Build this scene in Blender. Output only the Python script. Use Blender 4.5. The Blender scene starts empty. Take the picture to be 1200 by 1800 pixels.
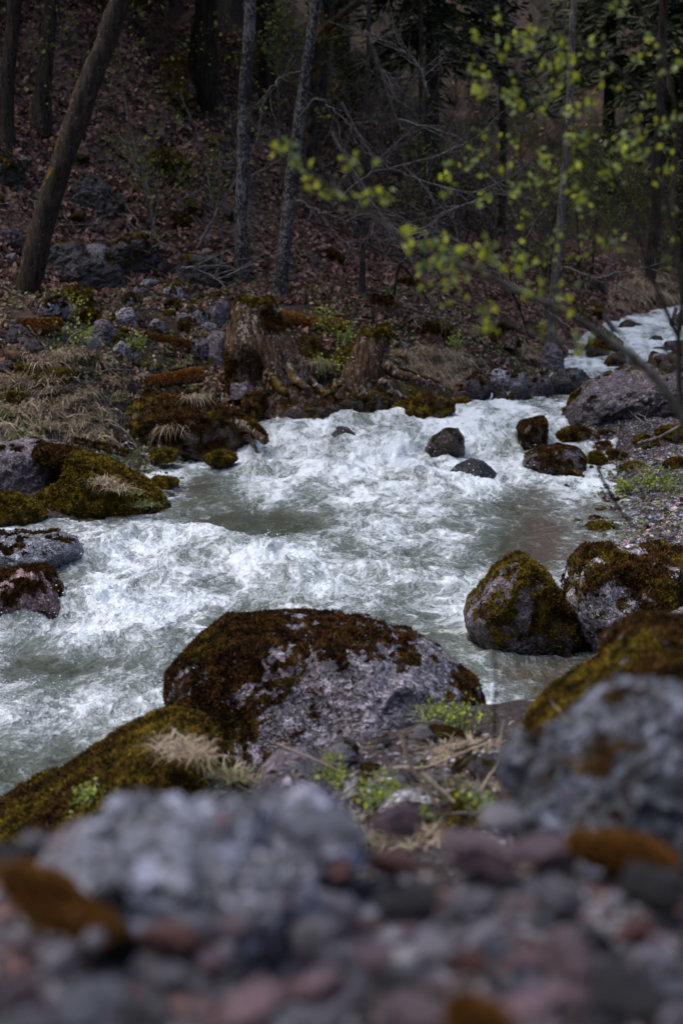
import bpy, bmesh, math, random
import numpy as np
from mathutils import Vector

# ------------------------------------------------------------------ camera, sky, sun, exposure
S = bpy.context.scene
COL = S.collection
H, PITCH, F = 1.9, math.radians(9.76), 2500.0
cam = bpy.data.cameras.new('camera'); camo = bpy.data.objects.new('camera', cam); COL.objects.link(camo)
camo.location = (0, 0, H); camo.rotation_euler = (math.pi/2 - PITCH, 0, 0)
cam.sensor_fit = 'VERTICAL'; cam.sensor_height = 36; cam.sensor_width = 24; cam.lens = 50
cam.clip_start = 0.05; cam.clip_end = 400
cam.dof.use_dof = True; cam.dof.focus_distance = 8.0; cam.dof.aperture_fstop = 2.8; cam.dof.aperture_blades = 9
S.camera = camo
SUN_EL, SUN_AZ = math.radians(62), math.radians(-88)      # azimuth measured from +Y towards +X
w = bpy.data.worlds.new('World'); S.world = w; w.use_nodes = True
nt = w.node_tree; bg = nt.nodes['Background']
sky = nt.nodes.new('ShaderNodeTexSky'); sky.sky_type = 'NISHITA'; sky.sun_disc = False
sky.sun_elevation = SUN_EL; sky.sun_rotation = SUN_AZ; sky.air_density = 1.0; sky.dust_density = 3.0; sky.ozone_density = 1.0
nt.links.new(sky.outputs[0], bg.inputs[0]); bg.inputs[1].default_value = 0.145
sl = bpy.data.lights.new('sun', 'SUN'); so = bpy.data.objects.new('sun', sl); COL.objects.link(so)
sl.energy = 1.1; sl.angle = math.radians(60); sl.color = (1, .96, .9)
sd = Vector((math.sin(SUN_AZ)*math.cos(SUN_EL), math.cos(SUN_AZ)*math.cos(SUN_EL), math.sin(SUN_EL)))
so.rotation_euler = sd.to_track_quat('Z', 'Y').to_euler()
S.view_settings.view_transform = 'Standard'; S.view_settings.look = 'None'
S.view_settings.exposure = 0.86; S.view_settings.gamma = 1
S.render.engine = 'CYCLES'
S.cycles.max_bounces = 5; S.cycles.diffuse_bounces = 2; S.cycles.glossy_bounces = 3; S.cycles.transmission_bounces = 3
S.cycles.transparent_max_bounces = 4
S.cycles.use_denoising = True

# ------------------------------------------------------------------ pixel <-> world
cp, sp = math.cos(PITCH), math.sin(PITCH)
def ray(u, v):
    X = (u-600)/F; U = (900-v)/F
    return np.array([X, cp+sp*U, -sp+cp*U])
def at(u, v, Y):
    d = ray(u, v); t = Y/d[1]; return np.array([d[0]*t, Y, H+d[2]*t])
def on(u, v, z):
    d = ray(u, v); t = (z-H)/d[2]; return np.array([d[0]*t, d[1]*t, z])
def proj(P):
    P = np.asarray(P, float).reshape(-1, 3)
    y = P[:, 1]; z = P[:, 2]-H
    dep = y*cp - z*sp; up = y*sp + z*cp
    dep = np.where(dep < .01, .01, dep)
    return 600+F*P[:, 0]/dep, 900-F*up/dep

# ------------------------------------------------------------------ noise
_r = np.random.RandomState(7)
_perm = _r.permutation(256); _perm = np.concatenate([_perm]*3)
_g = _r.normal(size=(256, 3)); _g /= np.linalg.norm(_g, axis=1)[:, None]
def pn(p):
    i = np.floor(p).astype(np.int64); f = p-i; i &= 255
    u = f*f*f*(f*(f*6-15)+10)
    out = 0
    for a in (0, 1):
        for b in (0, 1):
            for c in (0, 1):
                h = _perm[_perm[_perm[(i[:, 0]+a) & 255]+((i[:, 1]+b) & 255)]+((i[:, 2]+c) & 255)]
                g = _g[h]
                d = g[:, 0]*(f[:, 0]-a)+g[:, 1]*(f[:, 1]-b)+g[:, 2]*(f[:, 2]-c)
                wgt = (u[:, 0] if a else 1-u[:, 0])*(u[:, 1] if b else 1-u[:, 1])*(u[:, 2] if c else 1-u[:, 2])
                out = out+wgt*d
    return out*1.6
def fbm(p, o=4, g=.5, l=2.03):
    s = 0; a = 1; t = 0
    for k in range(o):
        s = s+a*pn(p+k*17.3); t += a; a *= g; p = p*l
    return s/t
def rdg(p, o=4, g=.5, l=2.1):
    s = 0; a = 1; t = 0
    for k in range(o):
        s = s+a*(1-2*np.abs(pn(p+k*11.7))); t += a; a *= g; p = p*l
    return s/t
def p3(x, y, z=0.0):
    x = np.asarray(x, float); return np.stack([x, np.asarray(y, float)+0*x, np.zeros_like(x)+z], -1).reshape(-1, 3)
def sstep(a, b, x):
    t = np.clip((np.asarray(x, float)-a)/(b-a), 0, 1); return t*t*(3-2*t)

# ------------------------------------------------------------------ objects
def mk(name, V, Fc, mat, parent=None, attrs=None, smooth=True):
    V = np.asarray(V, np.float32).reshape(-1, 3); Fc = np.asarray(Fc, np.int32)
    me = bpy.data.meshes.new(name); k = Fc.shape[1]
    me.vertices.add(len(V)); me.vertices.foreach_set('co', V.ravel())
    me.loops.add(Fc.size); me.loops.foreach_set('vertex_index', Fc.ravel())
    me.polygons.add(len(Fc)); me.polygons.foreach_set('loop_start', np.arange(0, Fc.size, k, dtype=np.int32))
    me.polygons.foreach_set('loop_total', np.full(len(Fc), k, np.int32))
    me.polygons.foreach_set('use_smooth', np.full(len(Fc), smooth, bool))
    me.update(calc_edges=True)
    for n, a in (attrs or {}).items():
        a = np.asarray(a, np.float32)
        if a.ndim == 1:
            at_ = me.attributes.new(n, 'FLOAT', 'POINT'); at_.data.foreach_set('value', a)
        else:
            at_ = me.attributes.new(n, 'FLOAT_COLOR', 'POINT')
            at_.data.foreach_set('color', np.concatenate([a, np.ones((len(a), 1), np.float32)], 1).ravel())
    me.materials.append(mat)
    o = bpy.data.objects.new(name, me); COL.objects.link(o)
    if parent is not None: o.parent = parent
    return o
def tag(o, label=None, cat=None, group=None, kind=None):
    if label: o['label'] = label
    if cat: o['category'] = cat
    if group: o['group'] = group
    if kind: o['kind'] = kind
    return o
def empty(name, loc, label, cat, group=None):
    o = bpy.data.objects.new(name, None); COL.objects.link(o); o.location = [float(c) for c in loc]
    o.empty_display_size = .1
    return tag(o, label, cat, group)
def clone(o, loc, rot=(0, 0, 0), sc=1, label=None):
    def cp_(s, par):
        c = s.copy(); COL.objects.link(c)
        if par is not None: c.parent = par
        for ch in s.children: cp_(ch, c)
        return c
    c = cp_(o, None); c.location = [float(q) for q in loc]; c.rotation_euler = rot
    c.scale = (sc,)*3 if np.isscalar(sc) else sc
    if label: c['label'] = label
    return c
def normals(V, Fc):
    n = np.cross(V[Fc[:, 1]]-V[Fc[:, 0]], V[Fc[:, -1]]-V[Fc[:, 0]])
    N = np.zeros_like(V)
    for k in range(Fc.shape[1]): np.add.at(N, Fc[:, k], n)
    return N/(np.linalg.norm(N, axis=1)[:, None]+1e-12)

# ------------------------------------------------------------------ materials
def newmat(name):
    m = bpy.data.materials.new(name); m.use_nodes = True
    b = m.node_tree.nodes['Principled BSDF']; return m, m.node_tree, b
def nd(nt, typ, ins=None, **kw):
    n = nt.nodes.new('ShaderNode'+typ)
    for k, v in kw.items(): setattr(n, k, v)
    for k, v in (ins or {}).items(): setin(nt, n.inputs[k], v)
    return n
def setin(nt, s, v):
    if isinstance(v, bpy.types.NodeSocket): nt.links.new(v, s)
    elif isinstance(v, bpy.types.Node): nt.links.new(v.outputs[0], s)
    else:
        if s.type == 'RGBA' and len(v) == 3: v = (*v, 1)
        s.default_value = v
def mix(nt, f, a, b, mode='MIX'):
    n = nt.nodes.new('ShaderNodeMix'); n.data_type = 'RGBA'; n.blend_type = mode; n.clamp_factor = True
    setin(nt, n.inputs[0], f); setin(nt, n.inputs[6], a); setin(nt, n.inputs[7], b); return n.outputs[2]
def mth(nt, op, a, b=0.0, c=0.0, clamp=False):
    n = nt.nodes.new('ShaderNodeMath'); n.operation = op; n.use_clamp = clamp
    setin(nt, n.inputs[0], a); setin(nt, n.inputs[1], b)
    if op in ('MULTIPLY_ADD',): setin(nt, n.inputs[2], c)
    return n.outputs[0]
def mr(nt, x, a, b, c=0.0, d=1.0):
    n = nt.nodes.new('ShaderNodeMapRange'); n.interpolation_type = 'SMOOTHSTEP'
    for k, v in zip(range(5), (x, a, b, c, d)): setin(nt, n.inputs[k], v)
    return n.outputs[0]
def noise(nt, co, sc, det=4, rough=.55, dist=0.0):
    return nd(nt, 'TexNoise', {'Vector': co, 'Scale': sc, 'Detail': det, 'Roughness': rough, 'Distortion': dist}).outputs[0]
def attr(nt, name):
    return nd(nt, 'Attribute', attribute_name=name)
def bump(nt, h, dist, st=1.0, nrm=None):
    n = nd(nt, 'Bump', {'Height': h, 'Distance': dist, 'Strength': st})
    if nrm is not None: setin(nt, n.inputs['Normal'], nrm)
    return n.outputs[0]
def objco(nt): return nd(nt, 'TexCoord').outputs['Object']

def moss_col(nt, co, sc=1.0):
    g = attr(nt, 'green').outputs['Fac']
    n1 = noise(nt, co, 4*sc, 3); n2 = noise(nt, co, 18*sc, 4); n3 = noise(nt, co, 120*sc, 2)
    a = mix(nt, mr(nt, n2, .35, .7), (.030, .014, .006), (.160, .078, .020))
    b = mix(nt, mr(nt, n2, .35, .7), (.050, .042, .008), (.370, .260, .028))
    c = mix(nt, mr(nt, mth(nt, 'ADD', n1, mth(nt, 'MULTIPLY', g, .5)), .56, .82), a, b)
    c = mix(nt, mth(nt, 'MULTIPLY', mth(nt, 'MULTIPLY', g, -1.0, clamp=True), mr(nt, n2, .2, .5)), c, (.40, .18, .042))
    return mix(nt, mr(nt, n3, .3, .75, .0, .8), mix(nt, .6, c, (.006, .005, .003)), c)
def make_rock_mat():
    m, nt, b = newmat('rock'); co = objco(nt)
    tint = attr(nt, 'tint').outputs['Color']; mo = attr(nt, 'moss').outputs['Fac']; wet = attr(nt, 'wet').outputs['Fac']
    n1 = noise(nt, co, 5, 8, .65); n2 = noise(nt, co, 22, 6, .7, .4); n3 = noise(nt, co, 75, 4, .6)
    base = mix(nt, mr(nt, n1, .3, .7), mix(nt, .62, tint, (.01, .01, .012)), tint)
    pale = mix(nt, 1.0, tint, (2.3, 2.25, 2.4), 'MULTIPLY')
    base = mix(nt, mr(nt, n2, .50, .62), base, pale)
    base = mix(nt, mr(nt, n3, .56, .66, 0, .7), base, pale)
    base = mix(nt, mr(nt, noise(nt, co, 3.3, 3), .55, .72, 0, .55), base, mix(nt, 1.0, tint, (1.0, .72, .74), 'MULTIPLY'))
    base = mix(nt, mr(nt, n3, .36, .5, .75, 0), base, (.018, .016, .018))
    crack = nd(nt, 'TexVoronoi', {'Vector': nd(nt, 'VectorMath', {0: co, 1: nd(nt, 'TexNoise', {'Vector': co, 'Scale': 6, 'Detail': 3}).outputs['Color']}, operation='ADD').outputs[0], 'Scale': 7.0}, feature='DISTANCE_TO_EDGE').outputs[0]
    base = mix(nt, mr(nt, crack, .0, .05, .7, 0), base, (.012, .011, .012))
    mm = mr(nt, mth(nt, 'ADD', mo, mth(nt, 'ADD', mth(nt, 'MULTIPLY', mth(nt, 'SUBTRACT', noise(nt, co, 11, 6, .68), .5), 1.5), mth(nt, 'MULTIPLY', mth(nt, 'SUBTRACT', n3, .5), .5))), .46, .56)
    col = mix(nt, mm, base, moss_col(nt, co))
    col = mix(nt, mth(nt, 'MULTIPLY', wet, .72), col, mix(nt, 1.0, col, (.16, .15, .15), 'MULTIPLY'))
    setin(nt, b.inputs['Base Color'], col)
    r = mth(nt, 'ADD', .62, mth(nt, 'MULTIPLY', mm, .3))
    setin(nt, b.inputs['Roughness'], mth(nt, 'SUBTRACT', r, mth(nt, 'MULTIPLY', wet, .42)))
    setin(nt, b.inputs['Specular IOR Level'], mth(nt, 'SUBTRACT', .4, mth(nt, 'MULTIPLY', mm, .35)))
    hh = mth(nt, 'ADD', mth(nt, 'MULTIPLY', n2, .5), mth(nt, 'MULTIPLY', n3, .25))
    hh = mth(nt, 'ADD', hh, mth(nt, 'MULTIPLY', mr(nt, crack, 0, .08), .25))
    hh = mth(nt, 'ADD', hh, mth(nt, 'MULTIPLY', mm, mth(nt, 'ADD', .3, noise(nt, co, 160, 3))))
    setin(nt, b.inputs['Normal'], bump(nt, hh, .03))
    return m
def make_tuft_mat():
    m, nt, b = newmat('moss_tuft'); co = objco(nt)
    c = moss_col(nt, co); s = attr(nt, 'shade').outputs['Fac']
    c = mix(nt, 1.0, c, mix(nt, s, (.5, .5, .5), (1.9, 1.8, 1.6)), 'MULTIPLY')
    setin(nt, b.inputs['Base Color'], c); b.inputs['Roughness'].default_value = .9
    b.inputs['Specular IOR Level'].default_value = .1
    return m
def make_bark_mat(name, dark, light, pale, pale_amt, moss_amt):
    m, nt, b = newmat(name); co = objco(nt)
    st = nd(nt, 'Mapping', {'Vector': co, 'Scale': (1, 1, .18)}).outputs[0]
    st2 = nd(nt, 'Mapping', {'Vector': co, 'Scale': (1, 1, .6)}).outputs[0]
    n1 = noise(nt, st, 28, 6, .65, .3); n2 = noise(nt, st2, 40, 6, .7, .5); n4 = noise(nt, co, 3, 3)
    c = mix(nt, mr(nt, n1, .35, .68), dark, light)
    c = mix(nt, mr(nt, mth(nt, 'ADD', n2, mth(nt, 'MULTIPLY', n4, .35)), .78-pale_amt, .84-pale_amt), c, pale)
    mo = mth(nt, 'ADD', attr(nt, 'moss').outputs['Fac'], mth(nt, 'MULTIPLY', mth(nt, 'SUBTRACT', noise(nt, co, 9, 6, .65), .5), 1.4))
    mm = mr(nt, mth(nt, 'ADD', mo, moss_amt), .46, .6)
    c = mix(nt, mm, c, moss_col(nt, co))
    setin(nt, b.inputs['Base Color'], c); b.inputs['Roughness'].default_value = .85
    b.inputs['Specular IOR Level'].default_value = .2
    setin(nt, b.inputs['Normal'], bump(nt, mth(nt, 'ADD', n1, mth(nt, 'MULTIPLY', n2, .5)), .02))
    return m
def make_blade_mat(name, c0, c1, g0, g1, trans=.25):
    m, nt, b = newmat(name); a = attr(nt, 'rnd').outputs['Fac']; g = attr(nt, 'green').outputs['Fac']
    c = mix(nt, g, mix(nt, a, c0, c1), mix(nt, a, g0, g1))
    setin(nt, b.inputs['Base Color'], c); b.inputs['Roughness'].default_value = .55
    b.inputs['Specular IOR Level'].default_value = .25
    tr = nd(nt, 'BsdfTranslucent', {'Color': c}); mx = nd(nt, 'MixShader', {0: trans, 1: b.outputs[0], 2: tr.outputs[0]})
    nt.links.new(mx.outputs[0], nt.nodes['Material Output'].inputs[0])
    return m
def make_ground_mat():
    m, nt, b = newmat('ground'); co = objco(nt)
    gv = attr(nt, 'gravel').outputs['Fac']; lit = attr(nt, 'litter').outputs['Fac']; wet = attr(nt, 'wet').outputs['Fac']
    n1 = noise(nt, co, 2.5, 6, .6); n2 = noise(nt, co, 30, 5, .7)
    soil = mix(nt, mr(nt, n2, .3, .7), (.010, .007, .006), (.045, .030, .022))
    soil = mix(nt, mr(nt, n1, .48, .62), soil, moss_col(nt, co))
    vor = nd(nt, 'TexVoronoi', {'Vector': co, 'Scale': 20.0, 'Randomness': 1.0})
    lc = mix(nt, mr(nt, vor.outputs['Color'], 0, 1), (.014, .009, .008), (.24, .145, .12))
    soil = mix(nt, mth(nt, 'MULTIPLY', lit, .8), soil, lc)
    v2 = nd(nt, 'TexVoronoi', {'Vector': co, 'Scale': 34.0})
    v3 = nd(nt, 'TexVoronoi', {'Vector': co, 'Scale': 34.0}, feature='DISTANCE_TO_EDGE').outputs[0]
    sepc = nd(nt, 'SeparateColor', {0: v2.outputs['Color']})
    gc = mix(nt, sepc.outputs[0], (.14, .13, .145), (.58, .55, .61))
    gc = mix(nt, mr(nt, sepc.outputs[1], .7, .9), gc, (.24, .14, .14))
    gc = mix(nt, mr(nt, v3, 0, .12, .85, 0), gc, (.012, .011, .012))
    c = mix(nt, gv, soil, gc)
    c = mix(nt, mth(nt, 'MULTIPLY', wet, .6), c, mix(nt, 1.0, c, (.3, .28, .26), 'MULTIPLY'))
    setin(nt, b.inputs['Base Color'], c)
    setin(nt, b.inputs['Roughness'], mth(nt, 'SUBTRACT', .85, mth(nt, 'MULTIPLY', wet, .45)))
    b.inputs['Specular IOR Level'].default_value = .25
    hh = mth(nt, 'ADD', n2, mth(nt, 'MULTIPLY', mr(nt, v3, 0, .25), gv))
    hh = mth(nt, 'ADD', hh, mth(nt, 'MULTIPLY', vor.outputs['Distance'], mth(nt, 'MULTIPLY', lit, 1.5)))
    setin(nt, b.inputs['Normal'], bump(nt, hh, .045))
    return m
def make_water_mat():
    m, nt, b = newmat('water'); co = objco(nt)
    Fo = attr(nt, 'foam').outputs['Fac']; sh = attr(nt, 'shallow').outputs['Fac']
    wp = nd(nt, 'TexNoise', {'Vector': co, 'Scale': 2.2, 'Detail': 4}).outputs['Color']
    wv = nd(nt, 'VectorMath', {0: wp, 1: (.5, .5, .5)}, operation='SUBTRACT').outputs[0]
    wv = nd(nt, 'VectorMath', {0: wv, 'Scale': .55}, operation='SCALE').outputs[0]
    cw = nd(nt, 'VectorMath', {0: co, 1: wv}, operation='ADD').outputs[0]
    cs = nd(nt, 'Mapping', {'Vector': cw, 'Scale': (1.0, .42, .8), 'Rotation': (0, 0, .35)}).outputs[0]
    n1 = noise(nt, cs, 2.6, 10, .66); n2 = noise(nt, cs, 12, 6, .66); n3 = noise(nt, co, 55, 4, .7)
    e1 = nd(nt, 'TexVoronoi', {'Vector': cs, 'Scale': 9.0}, feature='DISTANCE_TO_EDGE').outputs[0]
    e2 = nd(nt, 'TexVoronoi', {'Vector': cs, 'Scale': 24.0}, feature='DISTANCE_TO_EDGE').outputs[0]
    lace = mth(nt, 'ADD', mr(nt, e1, 0, .12, .28, 0), mr(nt, e2, 0, .16, .2, 0))
    q = mth(nt, 'ADD', Fo, mth(nt, 'MULTIPLY', mth(nt, 'SUBTRACT', n1, .5), 1.5))
    q = mth(nt, 'ADD', q, mth(nt, 'MULTIPLY', mth(nt, 'SUBTRACT', n2, .5), 1.1))
    q = mth(nt, 'ADD', q, mth(nt, 'MULTIPLY', mth(nt, 'SUBTRACT', n3, .5), .8))
    q = mth(nt, 'ADD', q, mth(nt, 'SUBTRACT', lace, .12))
    s = mth(nt, 'ADD', mth(nt, 'MULTIPLY', mth(nt, 'SUBTRACT', n1, .5), 2.3), mth(nt, 'MULTIPLY', mth(nt, 'SUBTRACT', n2, .5), 1.5))
    s = mth(nt, 'ADD', s, mth(nt, 'MULTIPLY', mth(nt, 'SUBTRACT', n3, .5), 1.0))
    s = mth(nt, 'ADD', s, mth(nt, 'MULTIPLY', mth(nt, 'SUBTRACT', lace, .1), .6))
    fm = mr(nt, mth(nt, 'ADD', mth(nt, 'MULTIPLY_ADD', Fo, .94, -.09), s), .32, 1.04)
    fmid = mr(nt, mth(nt, 'ADD', Fo, mth(nt, 'MULTIPLY', s, .8)), .05, .9)
    deep = mix(nt, sh, (.050, .058, .040), (.075, .056, .040))
    deep = mix(nt, fmid, deep, (.20, .24, .22))
    col = mix(nt, fm, deep, (.78, .85, .90))
    setin(nt, b.inputs['Base Color'], col)
    setin(nt, b.inputs['Roughness'], mr(nt, fm, 0, 1, .10, .45))
    b.inputs['IOR'].default_value = 1.33
    hb = mth(nt, 'ADD', mth(nt, 'MULTIPLY', n2, .6), mth(nt, 'MULTIPLY', n3, .35))
    setin(nt, b.inputs['Normal'], bump(nt, mth(nt, 'ADD', hb, mth(nt, 'MULTIPLY', fm, .3)), .05))
    return m
M_ROCK = make_rock_mat(); M_TUFT = make_tuft_mat(); M_GROUND = make_ground_mat(); M_WATER = make_water_mat()
M_BARK = make_bark_mat('bark_mossy', (.012, .009, .007), (.055, .042, .030), (.12, .11, .10), .0, .02)
M_BIRCH = make_bark_mat('bark_pale', (.018, .016, .016), (.038, .035, .035), (.17, .165, .17), .11, -.5)
M_WOOD = make_bark_mat('rotten_wood', (.012, .007, .004), (.150, .082, .046), (.30, .26, .23), .06, .0)
M_TWIG = make_bark_mat('twig', (.06, .05, .045), (.20, .18, .165), (.32, .30, .29), .05, -.7)
M_TWIGD = make_bark_mat('dark_twig', (.018, .015, .013), (.06, .05, .045), (.12, .11, .10), .0, -.4)
M_GRASS = make_blade_mat('grass', (.20, .14, .09), (.58, .47, .35), (.04, .075, .015), (.13, .20, .035))
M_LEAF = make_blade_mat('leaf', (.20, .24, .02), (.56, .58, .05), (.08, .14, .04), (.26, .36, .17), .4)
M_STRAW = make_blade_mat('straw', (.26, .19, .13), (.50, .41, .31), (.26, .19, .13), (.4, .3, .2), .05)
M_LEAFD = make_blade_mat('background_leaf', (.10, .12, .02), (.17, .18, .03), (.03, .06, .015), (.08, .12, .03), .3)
M_LITTER = make_blade_mat('dead_leaf', (.035, .020, .018), (.38, .215, .175), (.10, .05, .025), (.20, .11, .05), .1)
M_NEEDLE = make_blade_mat('needles', (.020, .024, .010), (.045, .052, .018), (.012, .02, .008), (.03, .045, .015), .05)
M_PEBBLE = M_ROCK
# ------------------------------------------------------------------ the lie of the land
WY = [0, 5.5, 7, 8.2, 9, 10.5, 12.1, 12.45, 12.95, 13.3, 15, 16.8, 18, 20, 22, 24, 34]
WZ = [-.02, 0, .02, .06, .09, .11, .15, .22, .44, .5, .55, .66, .74, .90, 1.0, 1.1, 1.5]
def wl(x, y):
    x = np.asarray(x, float); y = np.asarray(y, float)
    return np.interp(y+.22*np.sin(x*2.3+1.0)*sstep(11, 12, y)*(1-sstep(14, 15, y)), WY, WZ)
SH = [(-8, 3.0), (-2.5, 3.3), (-1.25, 3.55), (-.75, 4.2), (-.3, 4.9), (.15, 5.3), (.55, 5.35)]
SH += [tuple(on(u, v, z)[:2]) for u, v, z in ((900, 1292, 0), (965, 1225, 0), (1050, 1150, 0), (1040, 1085, .02), (1010, 1040, .05), (1000, 1000, .08), (1012, 950, .1), (1012, 900, .12), (988, 860, .15), (985, 820, .2), (985, 790, .35), (1000, 745, .5), (1010, 712, .55))]
SH += [(2.75, 14.9), (3.4, 15.6), (3.75, 16.4)]
SH += [tuple(on(u, v, z)[:2]) for u, v, z in ((1150, 648, .68), (1180, 610, .9), (1205, 578, 1.02))]
SH += [(9.5, 27), (9, 30)]
SH += [tuple(on(u, v, z)[:2]) for u, v, z in ((1130, 568, 1.05), (1085, 590, .95), (1064, 628, .76), (1052, 655, .68))]
SH += [(2.5, 15.4)]
SH += [tuple(on(u, v, z)[:2]) for u, v, z in ((900, 707, .55), (830, 713, .55), (790, 735, .52), (700, 744, .5), (600, 744, .5), (468, 744, .5), (430, 790, .3), (405, 822, .17), (335, 836, .15), (318, 850, .14), (305, 900, .12), (295, 940, .1), (120, 944, .1), (30, 938, .1))]
SH += [(-3.2, 9.9), (-8, 9.6)]
SH = np.array(SH)
def poly_sd(x, y, P):
    x = np.asarray(x, float); y = np.asarray(y, float)
    d = np.full(x.shape, 1e9); ins = np.zeros(x.shape, bool)
    for i in range(len(P)):
        a = P[i]; b = P[(i+1) % len(P)]; e = b-a
        t = np.clip(((x-a[0])*e[0]+(y-a[1])*e[1])/(e@e+1e-12), 0, 1)
        d = np.minimum(d, np.hypot(x-a[0]-t*e[0], y-a[1]-t*e[1]))
        c = (a[1] > y) != (b[1] > y)
        xi = a[0]+(y-a[1])*(b[0]-a[0])/(b[1]-a[1] if b[1] != a[1] else 1e-9)
        ins ^= c & (x < xi)
    return np.where(ins, -d, d)
def centre_x(y): return np.interp(y, [4, 8, 12, 14, 15.5, 18, 23, 30], [-1, -.2, .2, 1.6, 2.8, 3.6, 5.2, 9])
def ground_raw(x, y):
    x = np.asarray(x, float); y = np.asarray(y, float)
    sh = x.shape; x = x.ravel(); y = y.ravel()
    n0 = fbm(p3(x*.9, y*.9), 3); n1 = fbm(p3(x*2.6, y*2.6, 5), 4)
    sd = poly_sd(x+.06*n1, y+.06*n0, SH); W = wl(x, y)
    d = np.maximum(sd, 0)
    lA = np.interp(d, [0, .4, .9, 1.4, 2, 3, 4, 60], [-.04, .0, .12, .42, .68, 1.08, 1.8, 48])
    lB = np.interp(d, [0, .4, .7, 1, 1.5, 2, 3, 4, 60], [-.12, -.02, .1, .28, .6, .9, 1.15, 1.9, 48])
    kb = sstep(11.8, 13.2, y); left = lA*(1-kb)+lB*kb
    terr = sstep(3.0, 4.2, d)
    left = left + terr*(.6*rdg(p3(x*.6, y*.6, left*.5), 5, .55)-.15+.15*n1)
    gravel = np.interp(d, [0, .5, 1.2, 2, 3.5, 60], [-.01, .035, .10, .28, .75, 26])
    far = np.interp(d, [0, .2, .6, 1.2, 2.5, 60], [.0, .2, .4, .55, .9, 26])
    k = sstep(12.6, 13.6, y) + (1-sstep(7.6, 8.6, y)); k = np.clip(k, 0, 1)
    right = gravel*(1-k)+far*k
    s = sstep(-.3, .3, x-centre_x(y)); s = np.where(y < 5.0, 1.0, s)
    bank = left*(1-s)+right*s
    bed = -np.minimum(.5, .3*(-np.minimum(sd, 0)))-.02
    z = W+np.where(sd > 0, bank, bed)+np.where(sd > 0, .05*n1*sstep(0, .5, d), .03*n1)
    # the photographer's bank: a heap of shingle falling to the water
    ml = np.interp(y, [-6, .5, 1.25, 2.0, 3.2, 3.7, 4.5, 5.1, 5.4], [1.55, 1.37, 1.35, .84, .38, .28, .12, -.1, -.5])
    mleft = np.interp(y, [-6, .5, 1.2, 2.0, 3.2, 3.6, 4.2], [1.55, 1.37, 1.33, .78, .2, 0, -.5])
    mr_ = np.interp(y, [-6, .5, 1.4, 2.2, 3.2, 4.6, 5.6, 6.4, 7], [1.65, 1.40, 1.34, .95, .6, .28, .1, -.1, -.5])
    a = sstep(-.75, -.35, x+.02*n1); c = sstep(.35, .8, x-.08*(y-3))
    mound = mleft*(1-a)+ml*a; mound = mound*(1-c)+mr_*c
    mound = mound+.03*n1-.35*sstep(1.2, 3.0, -x)*sstep(1.5, 3, y)
    mound = np.where(x > 3, mound+.4*(x-3), mound)
    z = np.where(y < 7.2, np.maximum(z, mound), z)
    z = np.where(y < 0, z+.35*np.maximum(0, -y-5), z)  # unseen rise behind the camera, added to cut off low sky light
    return z.reshape(sh), sd.reshape(sh), s.reshape(sh)
gx = np.concatenate([np.linspace(-60, -16, 12), np.linspace(-14, -5.2, 24), np.arange(-5, 7.01, .05), np.linspace(7.3, 16, 24), np.linspace(18, 60, 12)])
gy = np.concatenate([np.linspace(-40, -3, 14), np.linspace(-2.5, 1.9, 20), np.arange(2, 23.01, .05), np.linspace(23.3, 36, 40), np.linspace(38, 80, 12)])
GX, GY = np.meshgrid(gx, gy)
GZ, GSD, GS = ground_raw(GX, GY)
def bil(A, x, y):
    x = np.clip(np.asarray(x, float), gx[0]+.01, gx[-1]-.01); y = np.clip(np.asarray(y, float), gy[0]+.01, gy[-1]-.01)
    i = np.searchsorted(gx, x)-1; j = np.searchsorted(gy, y)-1
    a = (x-gx[i])/(gx[i+1]-gx[i]); b = (y-gy[j])/(gy[j+1]-gy[j])
    return (A[j, i]*(1-a)+A[j, i+1]*a)*(1-b)+(A[j+1, i]*(1-a)+A[j+1, i+1]*a)*b
def gz(x, y): return bil(GZ, x, y)
_T = np.linspace(0, 1, 1400)
def hit(u, v, tmin=2.6, tmax=48, water=True):
    d = ray(u, v); t = tmin+(tmax-tmin)*_T**1.3
    X = d[0]*t; Y = d[1]*t; Z = H+d[2]*t
    g = gz(X, Y)
    if water: g = np.maximum(g, np.where(bil(GSD, X, Y) < .05, wl(X, Y), -9))
    k = np.argmax(Z < g)
    if k == 0: k = len(t)-1
    return np.array([X[k], Y[k], g[k]])
ny, nx = GX.shape
ii = (np.arange(ny-1)[:, None]*nx+np.arange(nx-1)[None, :]).ravel()
GF = np.stack([ii, ii+1, ii+nx+1, ii+nx], 1)
dn = fbm(p3(GX.ravel()*7, GY.ravel()*7, 3), 3)
GZV = GZ.ravel()+.03*dn*(GSD.ravel() > .1)
grav = ((1-sstep(12.6, 13.6, GY))*sstep(-.2, .4, GS)*(1-sstep(1.6, 2.6, GSD+.5*fbm(p3(GX.ravel()*1.5, GY.ravel()*1.5), 3).reshape(GX.shape))))
grav = np.maximum(grav, (GSD < .25)*(GY < 12.6)*1.0); grav = np.maximum(grav, (1-sstep(1.6, 2.6, GY))*.9); grav = np.where((GY > 2.2) & (GY < 5.6) & (GSD > .02), .15, grav)
lit = sstep(1.2, 3.2, GSD)*(1-GS)*sstep(12, 14, GY)*(1-.85*sstep(19, 23, GY+.6*GX))
wetg = 1-sstep(.02, .14, GZ-wl(GX, GY))
g_ = mk('ground', np.stack([GX.ravel(), GY.ravel(), GZV], 1), GF, M_GROUND,
        attrs={'gravel': grav.ravel(), 'litter': lit.ravel(), 'wet': wetg.ravel(), 'green': np.clip(.5*fbm(p3(GX.ravel(), GY.ravel(), 9), 3)+.2, 0, 1)})
tag(g_, kind='structure')

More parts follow.
